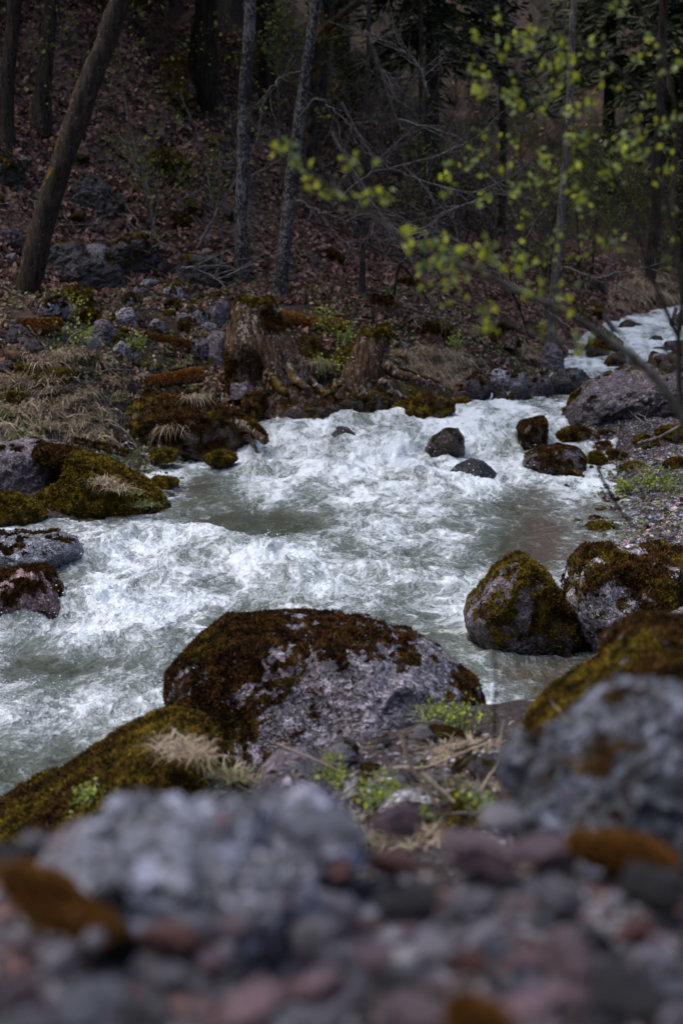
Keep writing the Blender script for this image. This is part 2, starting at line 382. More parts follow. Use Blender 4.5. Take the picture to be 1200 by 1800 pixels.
# ------------------------------------------------------------------ the water
def world_blob(u, v, ru, rv, st, z=.08):
    c = on(u, v, z); a = on(u+ru, v, z); b0 = on(u, v-rv, z); b1 = on(u, v+rv, z)
    return (c[0], c[1], abs(a[0]-c[0]), abs(b0[1]-b1[1])/2, st)
FB = [world_blob(*q) for q in (
    (640, 830, 320, 40, .55, .15), (760, 880, 200, 35, .45, .13), (560, 850, 150, 30, .35, .14), (830, 830, 200, 30, .55, .15),
    (500, 800, 70, 35, .5, .25), (640, 785, 60, 30, .5, .3), (800, 800, 120, 40, .45, .3), (900, 740, 150, 30, .5, .5), (620, 750, 200, 12, .5, .48),
    (330, 965, 190, 35, .8, .1), (480, 1010, 60, 35, .75, .09), (260, 1010, 120, 40, .35, .08), (200, 1090, 170, 45, .85, .03), (60, 1130, 130, 50, .6, .02), (150, 1230, 220, 60, .5, .0), (60, 1280, 120, 50, .5, 0), (250, 1320, 80, 60, .3, 0),
    (430, 1060, 200, 50, .5, .04), (700, 1040, 230, 40, .5, .06), (640, 960, 150, 40, .42, .1), (520, 870, 200, 30, .4, .13), (830, 1080, 80, 40, .45, .03), (760, 930, 150, 30, .4, .12),
    (780, 802, 48, 12, .5, .2), (832, 858, 60, 12, .6, .16), (936, 808, 40, 12, .4, .2), (970, 852, 60, 12, .5, .16), (608, 792, 60, 14, .6, .3), (70, 1112, 75, 14, .6, .03), (90, 1005, 80, 14, .5, .08), (480, 815, 60, 12, .6, .2), (845, 1110, 40, 22, .5, .03), (900, 1160, 110, 16, .4, .0), (300, 1240, 40, 60, .35, 0), (860, 1260, 30, 30, .3, 0), (230, 940, 90, 10, .4, .1),
    (900, 1130, 60, 25, .35, .01), (120, 960, 130, 15, .4, .1), (860, 1200, 100, 70, .12, 0))]
FNEG = [world_blob(*q) for q in ((400, 925, 110, 35, .55, .12), (360, 860, 80, 22, .55, .14), (480, 930, 90, 25, .3, .12), (930, 900, 110, 40, .35, .12), (900, 870, 100, 18, .3, .13), (930, 960, 110, 40, .45, .11), (1000, 1190, 100, 60, .3, 0), (90, 1190, 110, 30, .3, .01), (430, 1090, 50, 20, .25, .03), (390, 1030, 60, 20, .25, .07), (100, 1340, 100, 50, .1, 0))]
yy = [3.0]
while yy[-1] < 32: yy.append(yy[-1]+max(.012, yy[-1]*.0021))
yy = np.array(yy); tt = np.concatenate([np.linspace(-.9, -.33, 60)[:-1], np.linspace(-.33, .33, 540)[:-1], np.linspace(.33, .6, 40)])
TT, WYg = np.meshgrid(tt, yy); WX = TT*WYg
x = WX.ravel(); y = WYg.ravel()
def blobs(B, x, y):
    s = np.zeros_like(x)
    for cx, cy, rx, ry, st in B: s = s+st*np.exp(-(((x-cx)/rx)**2+((y-cy)/ry)**2)*1.1)
    return s
WSD = bil(GSD, x, y)
foam = .26+.72*blobs(FB, x, y)-blobs(FNEG, x, y)+.16*sstep(13.2, 14, y)+.38*sstep(16.5, 18, y)
foam = foam+.12*fbm(p3(x*1.2, y*.8, 2), 3)
turb = np.clip(.25+.8*foam, .3, 1.1)
# flow-stretched coordinates
ca, sa = math.cos(.35), math.sin(.35)
fx = ca*x+sa*y; fy = (-sa*x+ca*y)
wx = fx+.25*fbm(p3(x*1.7, y*1.7, 1), 3); wy_ = fy+.25*fbm(p3(x*1.7, y*1.7, 8), 3)
big = rdg(p3(wx*1.5, wy_*1.9, 3), 3); mid = rdg(p3(wx*4.5, wy_*4.5, 6), 4); fine = rdg(p3(wx*14, wy_*14, 9), 3)
sm = fbm(p3(wx*8, wy_*10, 2), 3)
Z = wl(x, y)+turb*(.075*big+.036*mid+.012*fine)+.012*sm
def ridge(px, amp, wid, x, y):
    P = np.array([on(u, v, z)[:2] for u, v, z in px]); best = np.full(x.shape, 9.); 
    for a, b in zip(P[:-1], P[1:]):
        e = b-a; t = np.clip(((x-a[0])*e[0]+(y-a[1])*e[1])/(e@e), 0, 1)
        best = np.minimum(best, np.hypot(x-a[0]-t*e[0], y-a[1]-t*e[1]))
    return amp*np.exp(-(best/wid)**2)
rw = ridge([(150, 985, .1), (250, 960, .1), (330, 955, .1), (400, 968, .1), (470, 1000, .1), (510, 1020, .1)], .05, .2, x, y)
rw2 = ridge([(60, 1105, .03), (150, 1090, .03), (230, 1120, .03), (290, 1150, .02)], .04, .25, x, y)
rw3 = ridge([(430, 838, .15), (560, 842, .15), (720, 850, .15), (860, 865, .15)], .04, .16, x, y)
rw4 = ridge([(520, 1000, .08), (640, 1010, .08), (760, 1030, .06)], .025, .2, x, y)
Z = Z+(rw+rw2+rw3+rw4)*(1+.6*mid+.3*fine)
foam = foam+3.5*(rw+rw2+rw3)+.25*np.clip(mid*turb, -.5, 1)+.18*np.clip(big, -.6, 1)
# steep faces tear into foam
near_edge = sstep(-.22, -.02, WSD)
foam = foam+.25*near_edge*(y > 8)
shal = sstep(-.6, -.05, WSD)*(x > centre_x(y))*(y < 12.2)+.5*sstep(-.5, -.05, WSD)
Z = np.where((WSD > -.05), Z-.0, Z)
ny, nx = WX.shape
ii = (np.arange(ny-1)[:, None]*nx+np.arange(nx-1)[None, :]).ravel()
WF = np.stack([ii, ii+1, ii+nx+1, ii+nx], 1)
keep = (WSD < .45)[WF].any(1)
WV = np.stack([x, y, Z], 1)
used = np.unique(WF[keep]); rm = np.full(len(WV), -1); rm[used] = np.arange(len(used))
wo = mk('stream_water', WV[used], rm[WF[keep]], M_WATER, attrs={'foam': np.clip(foam, 0, 1.0)[used], 'shallow': np.clip(shal, 0, 1)[used]})
tag(wo, kind='structure')
WK = (WSD < -.1) & (np.abs(TT.ravel()) < .3)

# ------------------------------------------------------------------ shape tools
_ico = {}
def ico(n):
    if n not in _ico:
        bm = bmesh.new(); bmesh.ops.create_icosphere(bm, subdivisions=n, radius=1)
        _ico[n] = (np.array([v.co[:] for v in bm.verts]), np.array([[v.index for v in f.verts] for f in bm.faces])); bm.free()
    return _ico[n]
def tufts(V, Fc, mask, n, size, rs, green=None, up=.5):
    a, b, c = V[Fc[:, 0]], V[Fc[:, 1]], V[Fc[:, 2]]
    fn = np.cross(b-a, c-a); ar = np.linalg.norm(fn, axis=1); fn = fn/(ar[:, None]+1e-12)
    wgt = ar*np.clip(mask[Fc].mean(1), 0, 1)**1.2
    if wgt.sum() <= 0: return None
    k = rs.choice(len(Fc), n, p=wgt/wgt.sum()); r = rs.rand(n, 2); f = r.sum(1) > 1; r[f] = 1-r[f]
    P = a[k]+(b[k]-a[k])*r[:, :1]+(c[k]-a[k])*r[:, 1:]
    d = fn[k]+rs.normal(0, .55, (n, 3))+np.array([0, 0, up]); d /= np.linalg.norm(d, axis=1)[:, None]
    s = size*(.5+rs.rand(n, 1)); t = np.cross(d, rs.normal(size=(n, 3))); t /= np.linalg.norm(t, axis=1)[:, None]+1e-9
    w = s*.35
    Vt = np.stack([P-t*w-d*s*.3, P+t*w-d*s*.3, P+d*s], 1).reshape(-1, 3)
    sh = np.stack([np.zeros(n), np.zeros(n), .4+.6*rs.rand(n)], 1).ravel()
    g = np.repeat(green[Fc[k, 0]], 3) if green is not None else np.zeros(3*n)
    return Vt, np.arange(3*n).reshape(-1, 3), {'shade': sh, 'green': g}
def rock_mesh(d, Fc, V, size, seed, rough=.07, facets=6, cut=.86, moss=.4, green=.3, wetz=None, mossdir=(0, 0, 1), world=(0, 0, 0), flatfront=True, tint=(.2, .19, .21), mdw=.25):
    """V: base shape for unit directions d. Adds chipped facets, lumps and cracks; returns vertices and attributes"""
    rs = np.random.RandomState(seed)
    for _ in range(facets):
        n = rs.normal(size=3)
        if flatfront: n[1] = -abs(n[1])*1.8-.3
        n /= np.linalg.norm(n)
        h = V@n; m = h.max()*rs.uniform(cut-.1, cut+.06); ex = np.maximum(h-m, 0)
        V = V-n*(ex*.85)[:, None]
    o = rs.rand(3)*50
    q = V/size*1.3+o
    N = normals(V, Fc)
    disp = rough*size*(.9*fbm(q*1.4, 4, .55)+.75*rdg(q*np.array([2.2, 2.2, 3.4]), 5, .6)-.3*np.clip(rdg(q*1.1+5, 2), .2, 1)+.35*fbm(q*9, 4, .65))
    V = V+N*disp[:, None]
    N = normals(V, Fc)
    md = np.array(mossdir, float); md /= np.linalg.norm(md)
    mm = moss+mdw*(N@md)+.8*fbm(q*1.5+9, 5, .65)
    gg = np.clip(green+.6*fbm(q*.9+31, 3), 0, 1)
    at_ = {'moss': mm, 'green': gg, 'tint': np.tile(np.array(tint, float), (len(V), 1))}
    if wetz is not None:
        at_['wet'] = 1-sstep(wetz+.03, wetz+.13, V[:, 2]+world[2]+.04*fbm(q*3, 2))
    else: at_['wet'] = np.zeros(len(V))
    return V, at_
TINTS = {'grey': (.14, .137, .155), 'pale': (.33, .315, .35), 'pink': (.30, .19, .20), 'dark': (.055, .052, .057), 'purple': (.145, .12, .142), 'brown': (.11, .075, .06), 'red': (.17, .085, .075), 'blue': (.19, .205, .24)}
def bbox_poly(u0, v0, u1, v1, rs, k=11, p=2.2):
    cu, cv, a, b = (u0+u1)/2, (v0+v1)/2, (u1-u0)/2, (v1-v0)/2; out = []
    tilt = rs.uniform(-.25, .25)
    for i in range(k):
        t = 2*math.pi*i/k; c, s = math.cos(t), math.sin(t)
        r = 1/((abs(c)**p+abs(s)**p)**(1/p))*rs.uniform(.74, 1.08)
        out.append((cu+a*r*c*(1+tilt*s*.5), cv-b*r*s))
    return out
def rock(name, poly, D, depth, label, cat='boulder', lvl=6, tint='grey', moss=.4, green=.3, seed=1, rough=.07, facets=6, cut=.86, wetz=None, ntuft=0, tsize=.012, group=None, sink=None, p=.75, mossdir=(0, 0, 1), mdw=.25, extra=None):
    """a rock whose outline in the plane y = D is poly (given in photo pixels), with real depth"""
    rs = np.random.RandomState(seed)
    if len(poly) == 4 and np.isscalar(poly[0]): poly = bbox_poly(*poly, rs)
    P = np.array([at(u, v, D)[[0, 2]] for u, v in poly]); c = (P.min(0)+P.max(0))/2
    Q = P-c
    th = np.linspace(-math.pi, math.pi, 721); R = np.zeros(721)
    for i in range(len(Q)):
        a = Q[i]; e = Q[(i+1) % len(Q)]-a
        dx, dz = np.cos(th), np.sin(th); den = dx*e[1]-dz*e[0]; den = np.where(np.abs(den) < 1e-9, 1e-9, den)
        r = (a[0]*e[1]-a[1]*e[0])/den; t = (a[0]*dz-a[1]*dx)/den
        ok = (t >= -1e-6) & (t <= 1+1e-6) & (r > 0); R = np.where(ok, np.maximum(R, r), R)
    kern = np.hanning(15); kern /= kern.sum(); R = np.convolve(np.concatenate([R[-8:-1], R, R[1:8]]), kern, 'valid')
    d, Fc = ico(lvl)
    ang = np.arctan2(d[:, 2], d[:, 0]); s = np.hypot(d[:, 0], d[:, 2])
    rr = np.interp(ang, th, R)*s**p
    V = np.stack([rr*np.cos(ang), depth*np.sign(d[:, 1])*np.abs(d[:, 1])**.9, rr*np.sin(ang)], 1)
    size = float(np.mean(R))
    ctr = np.array([c[0], D, c[1]])
    V, A = rock_mesh(d, Fc, V, size, seed, rough, facets, cut, moss, green, wetz, mossdir, ctr, True, TINTS[tint] if isinstance(tint, str) else tint, mdw)
    if extra: A['moss'] = A['moss']+extra(V)
    base = V[:, 2].min()
    V[:, 2] -= base; ctr[2] += base
    o = mk(name, V, Fc, M_ROCK, attrs=A); o.location = ctr
    tag(o, label, cat, group)
    if ntuft:
        t = tufts(V, Fc, sstep(.42, .7, A['moss']+.35*fbm(V*11, 3))*(1-.8*A['wet']), ntuft, tsize, rs, A['green'])
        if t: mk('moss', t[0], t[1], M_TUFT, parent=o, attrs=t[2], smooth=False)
    return o
def proto(name, lvl, seed, tint, moss, green=.3, dims=(1, .85, .6), ntuft=0, facets=9, wet=0, rough=.10, cut=.72):
    d, Fc = ico(lvl); V = d*np.array(dims)
    V, A = rock_mesh(d, Fc, V, 1.0, seed, rough, facets, cut, moss, green, None, (0, 0, 1), (0, 0, 0), False, TINTS[tint])
    A['wet'][:] = wet
    o = mk(name, V, Fc, M_ROCK, attrs=A)
    COL.objects.unlink(o); o['tm'] = 0; del o['tm']
    return o
def use(pr, name, loc, size, rz, label, cat, group, tilt=(0, 0), squash=1.0):
    c = pr.copy(); c.name = name; COL.objects.link(c); c.location = [float(q) for q in loc]
    c.rotation_euler = (tilt[0], tilt[1], rz); c.scale = (size, size, size*squash)
    return tag(c, label, cat, group)
def tubes(L, sides=5, ref=None):
    """L: list of (points Nx3, radii N) -> one mesh"""
    VV = []; FF = []; off = 0
    cs = np.cos(np.arange(sides)*2*math.pi/sides); sn = np.sin(np.arange(sides)*2*math.pi/sides)
    for P, R in L:
        P = np.asarray(P, float); R = np.asarray(R, float); n = len(P)
        T = np.gradient(P, axis=0); T /= np.linalg.norm(T, axis=1)[:, None]+1e-9
        r0 = np.array([0, 1., .1]) if abs(T[0, 1]) < .9 else np.array([1., 0, 0])
        A = np.cross(T, r0); A /= np.linalg.norm(A, axis=1)[:, None]+1e-9; B = np.cross(T, A)
        ring = P[:, None]+R[:, None, None]*(A[:, None]*cs[None, :, None]+B[:, None]*sn[None, :, None])
        VV.append(ring.reshape(-1, 3))
        i = (np.arange(n-1)[:, None]*sides+np.arange(sides)[None, :]); j = (np.arange(n-1)[:, None]*sides+(np.arange(sides)[None, :]+1) % sides)
        FF.append(np.stack([i, j, j+sides, i+sides], -1).reshape(-1, 4)+off); off += n*sides
    return np.concatenate(VV), np.concatenate(FF)
def resample(P, n):
    P = np.asarray(P, float); s = np.concatenate([[0], np.cumsum(np.linalg.norm(np.diff(P, axis=0), axis=1))])
    t = np.linspace(0, s[-1], n)
    Q = np.stack([np.interp(t, s, P[:, k]) for k in range(3)], 1)
    for _ in range(2): Q[1:-1] = (Q[:-2]+2*Q[1:-1]+Q[2:])/4
    return Q
def grow(p, d, L, r, lv, out, tips, rs, wander=.22, up=.0, nb=(4, 7), ang=(.5, 1.1), shrink=(.35, .65), seg=.12, sag=0.0):
    n = max(4, int(L/seg)); P = [np.array(p, float)]; d = np.array(d, float); d /= np.linalg.norm(d)
    for i in range(n):
        d = d+rs.normal(0, wander, 3)*(.6 if i else 0)+np.array([0, 0, up-sag*i/n]); d /= np.linalg.norm(d)
        P.append(P[-1]+d*L/n)
    P = np.array(P); R = r*(1-.78*np.linspace(0, 1, n+1)); out.append((P, R))
    if lv <= 0:
        tips.append((P[-1], d)); 
        if n > 3: tips.append((P[n//2], d))
        return
    for _ in range(rs.randint(*nb)):
        k = rs.randint(max(1, n//5), n); t = P[k]-P[k-1]; t /= np.linalg.norm(t)+1e-9
        q = rs.normal(size=3); q -= t*(q@t); q /= np.linalg.norm(q)+1e-9
        a = rs.uniform(*ang); grow(P[k], t*math.cos(a)+q*math.sin(a), L*rs.uniform(*shrink), R[k]*.62, lv-1, out, tips, rs, wander, up, nb, ang, shrink, seg, sag)
    tips.append((P[-1], d))
def leaf_mesh(C, dirs, size, rs, wide=.45, greenp=.4, fold=.3):
    """leaves at points C pointing along dirs: folded pointed ovals"""
    n = len(C); d = dirs/(np.linalg.norm(dirs, axis=1)[:, None]+1e-9)
    t = np.cross(d, rs.normal(size=(n, 3))); t /= np.linalg.norm(t, axis=1)[:, None]+1e-9; nn = np.cross(d, t)
    s = (size*(.6+.8*rs.rand(n)))[:, None]; w = s*wide
    V = np.stack([C, C+d*s*.35+t*w*.8+nn*w*fold, C+d*s*.75+t*w*.6+nn*w*fold, C+d*s, C+d*s*.75-t*w*.6+nn*w*fold, C+d*s*.35-t*w*.8+nn*w*fold], 1).reshape(-1, 3)
    b = np.arange(n)[:, None]*6
    Fc = np.concatenate([b+np.array([0, 1, 2, 3]), b+np.array([0, 3, 4, 5])]).reshape(-1, 4)
    g = np.repeat((rs.rand(n) < greenp)*rs.uniform(.5, 1, n), 6); r_ = np.repeat(rs.rand(n), 6)
    return V, Fc, {'green': g, 'rnd': r_}
# ------------------------------------------------------------------ boulders and rocks that the photo shows one by one
rock('boulder', [(293, 1215), (297, 1180), (325, 1148), (360, 1125), (385, 1106), (450, 1100), (520, 1095), (600, 1100), (660, 1106), (700, 1126), (740, 1130), (765, 1150), (800, 1178), (835, 1205), (848, 1235), (845, 1255), (812, 1285), (760, 1330), (700, 1362), (620, 1378), (540, 1370), (450, 1350), (380, 1325), (320, 1295), (295, 1260)],
     5.25, .5, 'big rounded boulder with rust brown moss and pale lichen face in the stream, centre front', lvl=7, tint=(.225, .205, .235), moss=.36, green=.1, seed=3, rough=.07, facets=7, cut=.9, wetz=-.08, ntuft=52000, tsize=.011, p=.62, mossdir=(-.85, .15, .45), mdw=.6, extra=lambda V: .16*sstep(.16, .28, V[:, 2])+.5*sstep(.36, .56, V[:, 0])+.35*sstep(.08, .26, -V[:, 2])-.24*np.exp(-((V[:, 0]-.14)/.30)**2-((V[:, 2]-.06)/.22)**2))
rock('boulder', [(-40, 1500), (-30, 1440), (10, 1435), (60, 1410), (120, 1370), (190, 1325), (240, 1300), (270, 1280), (310, 1272), (350, 1285), (380, 1310), (385, 1350), (350, 1400), (260, 1440), (200, 1500), (100, 1540)],
     4.2, .42, 'long low boulder cloaked in brown and yellow moss at the lower left water edge', lvl=7, tint='dark', moss=1.0, green=.5, seed=5, rough=.08, facets=3, cut=.95, wetz=-.02, ntuft=42000, tsize=.011)
rock('boulder', [(820, 1085), (822, 1062), (845, 1040), (870, 1005), (895, 982), (915, 978), (935, 990), (955, 1010), (985, 1045), (1020, 1075), (1048, 1112), (1078, 1150), (1075, 1190), (930, 1190), (850, 1170), (824, 1130)],
     6.9, .42, 'pointed boulder with brown and yellow green moss standing in the water near the right bank', lvl=6, tint='purple', moss=.55, green=.55, seed=8, rough=.08, facets=9, cut=.8, wetz=.03, ntuft=20000, tsize=.012, p=.9, mossdir=(.5, 0, .4))
rock('boulder', [(995, 1045), (1005, 1030), (1012, 990), (1030, 972), (1075, 968), (1120, 985), (1190, 980), (1290, 990), (1320, 1060), (1310, 1160), (1200, 1190), (1090, 1185), (1045, 1140), (1010, 1090)],
     6.85, .55, 'broad brown mossy boulder with a white patched face at the right edge', lvl=6, tint='pale', moss=.46, green=.3, seed=12, rough=.12, facets=8, cut=.85, wetz=.03, ntuft=26000, tsize=.013)
rock('boulder', [(1060, 1200), (1075, 1150), (1110, 1118), (1160, 1105), (1230, 1108), (1330, 1140), (1330, 1330), (1060, 1330)],
     3.3, .35, 'moss topped boulder behind the blurred grey one at the right edge', lvl=6, tint='grey', moss=.55, green=.45, seed=14, rough=.09, facets=5, ntuft=20000, tsize=.008)
rock('boulder', [(925, 1300), (945, 1270), (990, 1230), (1040, 1195), (1090, 1170), (1130, 1180), (1150, 1300), (1050, 1360), (950, 1350)],
     3.2, .25, 'brown mossy sloping rock beside the water, left of the moss topped boulder', cat='rock', lvl=6, tint='grey', moss=.6, green=.5, seed=15, rough=.09, facets=5, ntuft=14000, tsize=.008)
rock('boulder', [(868, 1450), (872, 1405), (912, 1350), (968, 1306), (1022, 1252), (1078, 1214), (1140, 1212), (1200, 1235), (1330, 1290), (1340, 1560), (1150, 1590), (1000, 1540), (900, 1490)],
     1.55, .14, 'large blurred grey boulder with orange moss spots in the right foreground', lvl=6, tint=(.105, .118, .145), moss=.24, green=.1, seed=22, rough=.20, facets=14, cut=.74)
for i, (u, v, Y, dm, rot, tn, lb) in enumerate([(330, 1500, 1.13, (.105, .11, .040), (.18, .10, .5), (.20, .215, .26), 'wide flat blurred grey slab in the left foreground'),
        (520, 1475, 1.20, (.085, .085, .036), (.20, -.12, -.3), (.165, .175, .215), 'broken blue grey slab forming the right end of the blurred ledge'), (450, 1590, 1.07, (.08, .07, .034), (.25, .05, .9), (.18, .185, .22), 'broken grey slab in front of the two joined blurred slabs'), (200, 1500, 1.2, (.06, .07, .030), (.1, .15, .2), (.27, .22, .26), 'pinkish grey slab at the left end of the blurred ledge')]):
    d_, F0 = ico(6); V_ = np.sign(d_)*np.abs(d_)**.75*np.array(dm)
    V_, A_ = rock_mesh(d_, F0, V_, .09, 23+i, .20, 16, .72, -.02, .1, None, (0, 0, 1), (0, 0, 0), False, tn); sl_ = mk('rock_slab', V_, F0, M_ROCK, attrs=A_)
    sl_.location = at(u, v, Y)-np.array([0, 0, .012]); sl_.rotation_euler = rot; tag(sl_, lb, 'slab', kind='thing')
rock('boulder', [(452, 1400), (462, 1350), (495, 1325), (530, 1330), (565, 1360), (600, 1400), (640, 1410), (670, 1440), (560, 1450)], 3.8, .2, 'pointed grey rock below the big centre boulder with dry stalks across it', cat='rock', lvl=5, tint='purple', moss=.1, seed=25, rough=.07, facets=5)
rock('rock', (560, 1385, 700, 1470), 3.6, .16, 'grey rock with rusty moss between the pointed rock and the dead stalks', cat='rock', lvl=5, tint='pale', moss=.3, seed=26)
rock('rock', (700, 1335, 765, 1405), 3.9, .12, 'small pale grey stone just right under the centre boulder', cat='rock', lvl=5, tint='grey', moss=.2, seed=27)
rock('rock', (750, 1320, 850, 1400), 4.1, .14, 'pale rock with brown moss patches beside the dead stalks', cat='rock', lvl=5, tint='pale', moss=.25, seed=28)
rock('rock', (665, 1400, 790, 1480), 3.4, .14, 'pale flat stone amid small green plants under the dead stalks', cat='rock', lvl=5, tint='pale', moss=.1, seed=29)
rock('rock', (760, 1410, 860, 1520), 3.2, .14, 'mossy brown stone left of the blurred grey boulder', cat='rock', lvl=5, tint='brown', moss=.6, green=.7, seed=30, ntuft=3000, tsize=.008)
# rocks in the stream
rock('boulder', [(745, 793), (760, 768), (785, 752), (805, 754), (815, 770), (816, 800), (780, 806), (750, 804)], 12.45, .2, 'low dark wet rock in the white water, left of the two upright ones', cat='rock', lvl=5, tint='brown', moss=.3, seed=31, wetz=.62, facets=5)
rock('boulder', [(786, 838), (800, 820), (830, 806), (850, 812), (872, 832), (880, 848), (862, 862), (800, 862)], 11.6, .22, 'dark bare wet rock nearest the camera in the white water below the ledge', cat='rock', lvl=5, tint='dark', moss=-.1, seed=32, wetz=.6, facets=6)
rock('boulder', [(909, 755), (915, 742), (940, 736), (957, 733), (960, 750), (960, 795), (955, 810), (925, 812), (912, 785)], 12.75, .22, 'upright squarish brown mossy rock standing in the stream', cat='rock', lvl=5, tint='brown', moss=.55, green=.1, seed=33, wetz=.36, facets=4, p=.7, ntuft=2500, tsize=.016)
rock('boulder', [(919, 815), (925, 800), (950, 790), (985, 783), (1015, 790), (1027, 805), (1026, 845), (990, 855), (935, 842)], 12.05, .3, 'broad brown mossy rock in front of the upright squarish one', cat='rock', lvl=5, tint='purple', moss=.42, green=.15, seed=34, wetz=.22, facets=5, p=.65, ntuft=4000, tsize=.016)
rock('rock', (970, 826, 1032, 858), 11.8, .14, 'small orange moss capped stone at the foot of the broad brown rock', cat='rock', lvl=5, tint='brown', moss=.9, green=.3, seed=35, wetz=.17, ntuft=1500, tsize=.014)
rock('rock', (972, 848, 1018, 872), 11.3, .1, 'low brown stone at the gravel edge below the orange capped one', cat='rock', lvl=4, tint='brown', moss=.6, green=.5, seed=36, wetz=.14)
rock('boulder', [(565, 775), (575, 760), (595, 750), (615, 752), (635, 765), (650, 785), (652, 800), (570, 800)], 12.72, .2, 'wet black rock with water streaming over it at the top of the ledge', cat='rock', lvl=5, tint='dark', moss=-.4, seed=37, wetz=1.0, facets=6)
rock('rock', (800, 728, 832, 748), 13.7, .12, 'small wet black rock near the far bank above the ledge', cat='rock', lvl=4, tint='dark', moss=-.3, seed=38, wetz=1.0)
rock('rock', (445, 788, 500, 822), 12.75, .12, 'dark rock under the little fall at the left end of the ledge', cat='rock', lvl=5, tint='dark', moss=-.3, seed=39, wetz=1.0)
rock('rock', (500, 792, 560, 815), 12.6, .12, 'dark rock under the fall beside the left end of the ledge', cat='rock', lvl=4, tint='dark', moss=-.3, seed=40, wetz=1.0)
rock('rock', (895, 847, 915, 862), 11.6, .07, 'tiny black wet stone left of the gravel edge', cat='rock', lvl=4, tint='dark', moss=-.5, seed=41, wetz=1.0)
rock('rock', (930, 849, 950, 864), 11.5, .07, 'tiny black wet stone closest to the gravel edge', cat='rock', lvl=4, tint='dark', moss=-.5, seed=42, wetz=1.0)
rock('rock', (850, 955, 905, 982), 9.3, .1, 'flat dark rock showing through the water near the gravel', cat='rock', lvl=4, tint='brown', moss=-.5, seed=43, wetz=1.0)
rock('rock', (180, 1045, 240, 1085), 7.9, .14, 'pinkish rock just under the foam right of the left edge rock', cat='rock', lvl=4, tint='pink', moss=-.5, seed=44, wetz=.1)
# left edge rocks
rock('boulder', [(-60, 1000), (-40, 950), (0, 938), (60, 942), (95, 938), (130, 950), (145, 975), (142, 1000), (120, 1010), (60, 1010), (0, 1012)], 8.5, .35, 'pale blue grey rock with brown moss at the left edge of the water', cat='rock', lvl=6, tint='blue', moss=.12, green=.1, seed=51, wetz=.1, facets=8, ntuft=6000, tsize=.015)
rock('boulder', [(-60, 1110), (-40, 1020), (0, 1010), (50, 1000), (75, 998), (100, 1030), (118, 1060), (121, 1090), (105, 1118), (60, 1118)], 7.35, .3, 'dark brown mossy rock half in white water at the left edge', cat='rock', lvl=6, tint='pink', moss=.36, green=.1, seed=52, wetz=.1, facets=6, ntuft=9000, tsize=.014)
# the mossy outcrop at the left
rock('boulder', [(-60, 905), (-50, 800), (0, 778), (50, 772), (110, 782), (140, 805), (130, 850), (90, 880), (40, 910)], 10.9, .45, 'rough pale grey outcrop at the left edge above the water', lvl=6, tint='purple', moss=.08, green=.3, seed=53, rough=.09, facets=8, ntuft=5000, tsize=.016)
rock('boulder', [(30, 915), (60, 880), (110, 850), (130, 800), (165, 805), (215, 830), (255, 850), (280, 870), (298, 895), (296, 925), (250, 940), (160, 940), (70, 940), (20, 935)], 10.45, .45, 'rounded shoulder of rock thick with yellow green moss jutting into the water on the left', lvl=6, tint='dark', moss=1.0, green=.75, seed=54, rough=.10, facets=4, wetz=.12, ntuft=30000, tsize=.02)
rock('boulder', [(50, 800), (70, 782), (130, 790), (200, 822), (230, 848), (200, 850), (150, 825), (100, 815)], 10.7, .25, 'rust brown moss ridge along the top of the left outcrop', cat='rock', lvl=6, tint='brown', moss=1.0, green=.15, seed=55, rough=.1, facets=2, ntuft=9000, tsize=.02)
rock('rock', (262, 838, 316, 864), 11.3, .14, 'small yellow mossed stone at the end of the left gravel spit', cat='rock', lvl=5, tint='brown', moss=.8, green=.6, seed=56, ntuft=2500, tsize=.016)
rock('rock', (120, 918, 200, 946), 9.9, .12, 'pale stone at the foot of the green shoulder, lapped by foam', cat='rock', lvl=5, tint='pale', moss=-.3, seed=57, wetz=.1)
rock('rock', (275, 862, 310, 885), 10.9, .1, 'flat grey stone at the tip of the green shoulder', cat='rock', lvl=4, tint='grey', moss=-.2, seed=58, wetz=.14)
# the undercut bank
rock('boulder', [(-60, 950), (-50, 880), (0, 868), (50, 880), (80, 905), (75, 940), (30, 950)], 9.9, .3, 'dark yellow mossed rock at the left edge below the grey outcrop', cat='rock', lvl=6, tint='dark', moss=.7, green=.7, seed=250, wetz=.12, ntuft=7000, tsize=.018)
for i, (P, mo, gr, Y, lb) in enumerate([([(455, 750), (450, 715), (470, 690), (510, 685), (560, 700), (600, 712), (605, 752), (530, 760)], .3, .1, 13.35, 'dark mass of roots and earth under the large stump at the water'),
        ([(590, 752), (585, 715), (620, 695), (660, 690), (690, 705), (685, 752)], .35, .6, 13.4, 'dark root tangled earth under the narrow stump at the water'), ([(500, 700), (505, 680), (530, 672), (560, 685), (575, 705), (540, 715)], .7, .1, 13.5, 'brown mossy hummock at the root of the large stump'),
        ([(520, 620), (535, 590), (560, 600), (585, 640), (600, 690), (560, 700), (530, 680)], .5, .4, 14.3, 'mossy slope between the two stumps'), ([(585, 650), (590, 620), (615, 605), (640, 615), (640, 680), (600, 690)], .8, .8, 14.2, 'green mossed earth leaning on the narrow stump from the left'), ([(425, 720), (430, 695), (460, 690), (470, 715), (455, 740)], .6, .3, 13.3, 'mossy lump between the overhanging bank and the root mass')]):
    rock('bank_earth', P, Y, .3, lb, cat='bank', lvl=6, tint='brown' if i != 1 else 'dark', moss=mo, green=gr, seed=260+i, rough=.18, facets=6, cut=.8, ntuft=int(5000*mo), tsize=.018)
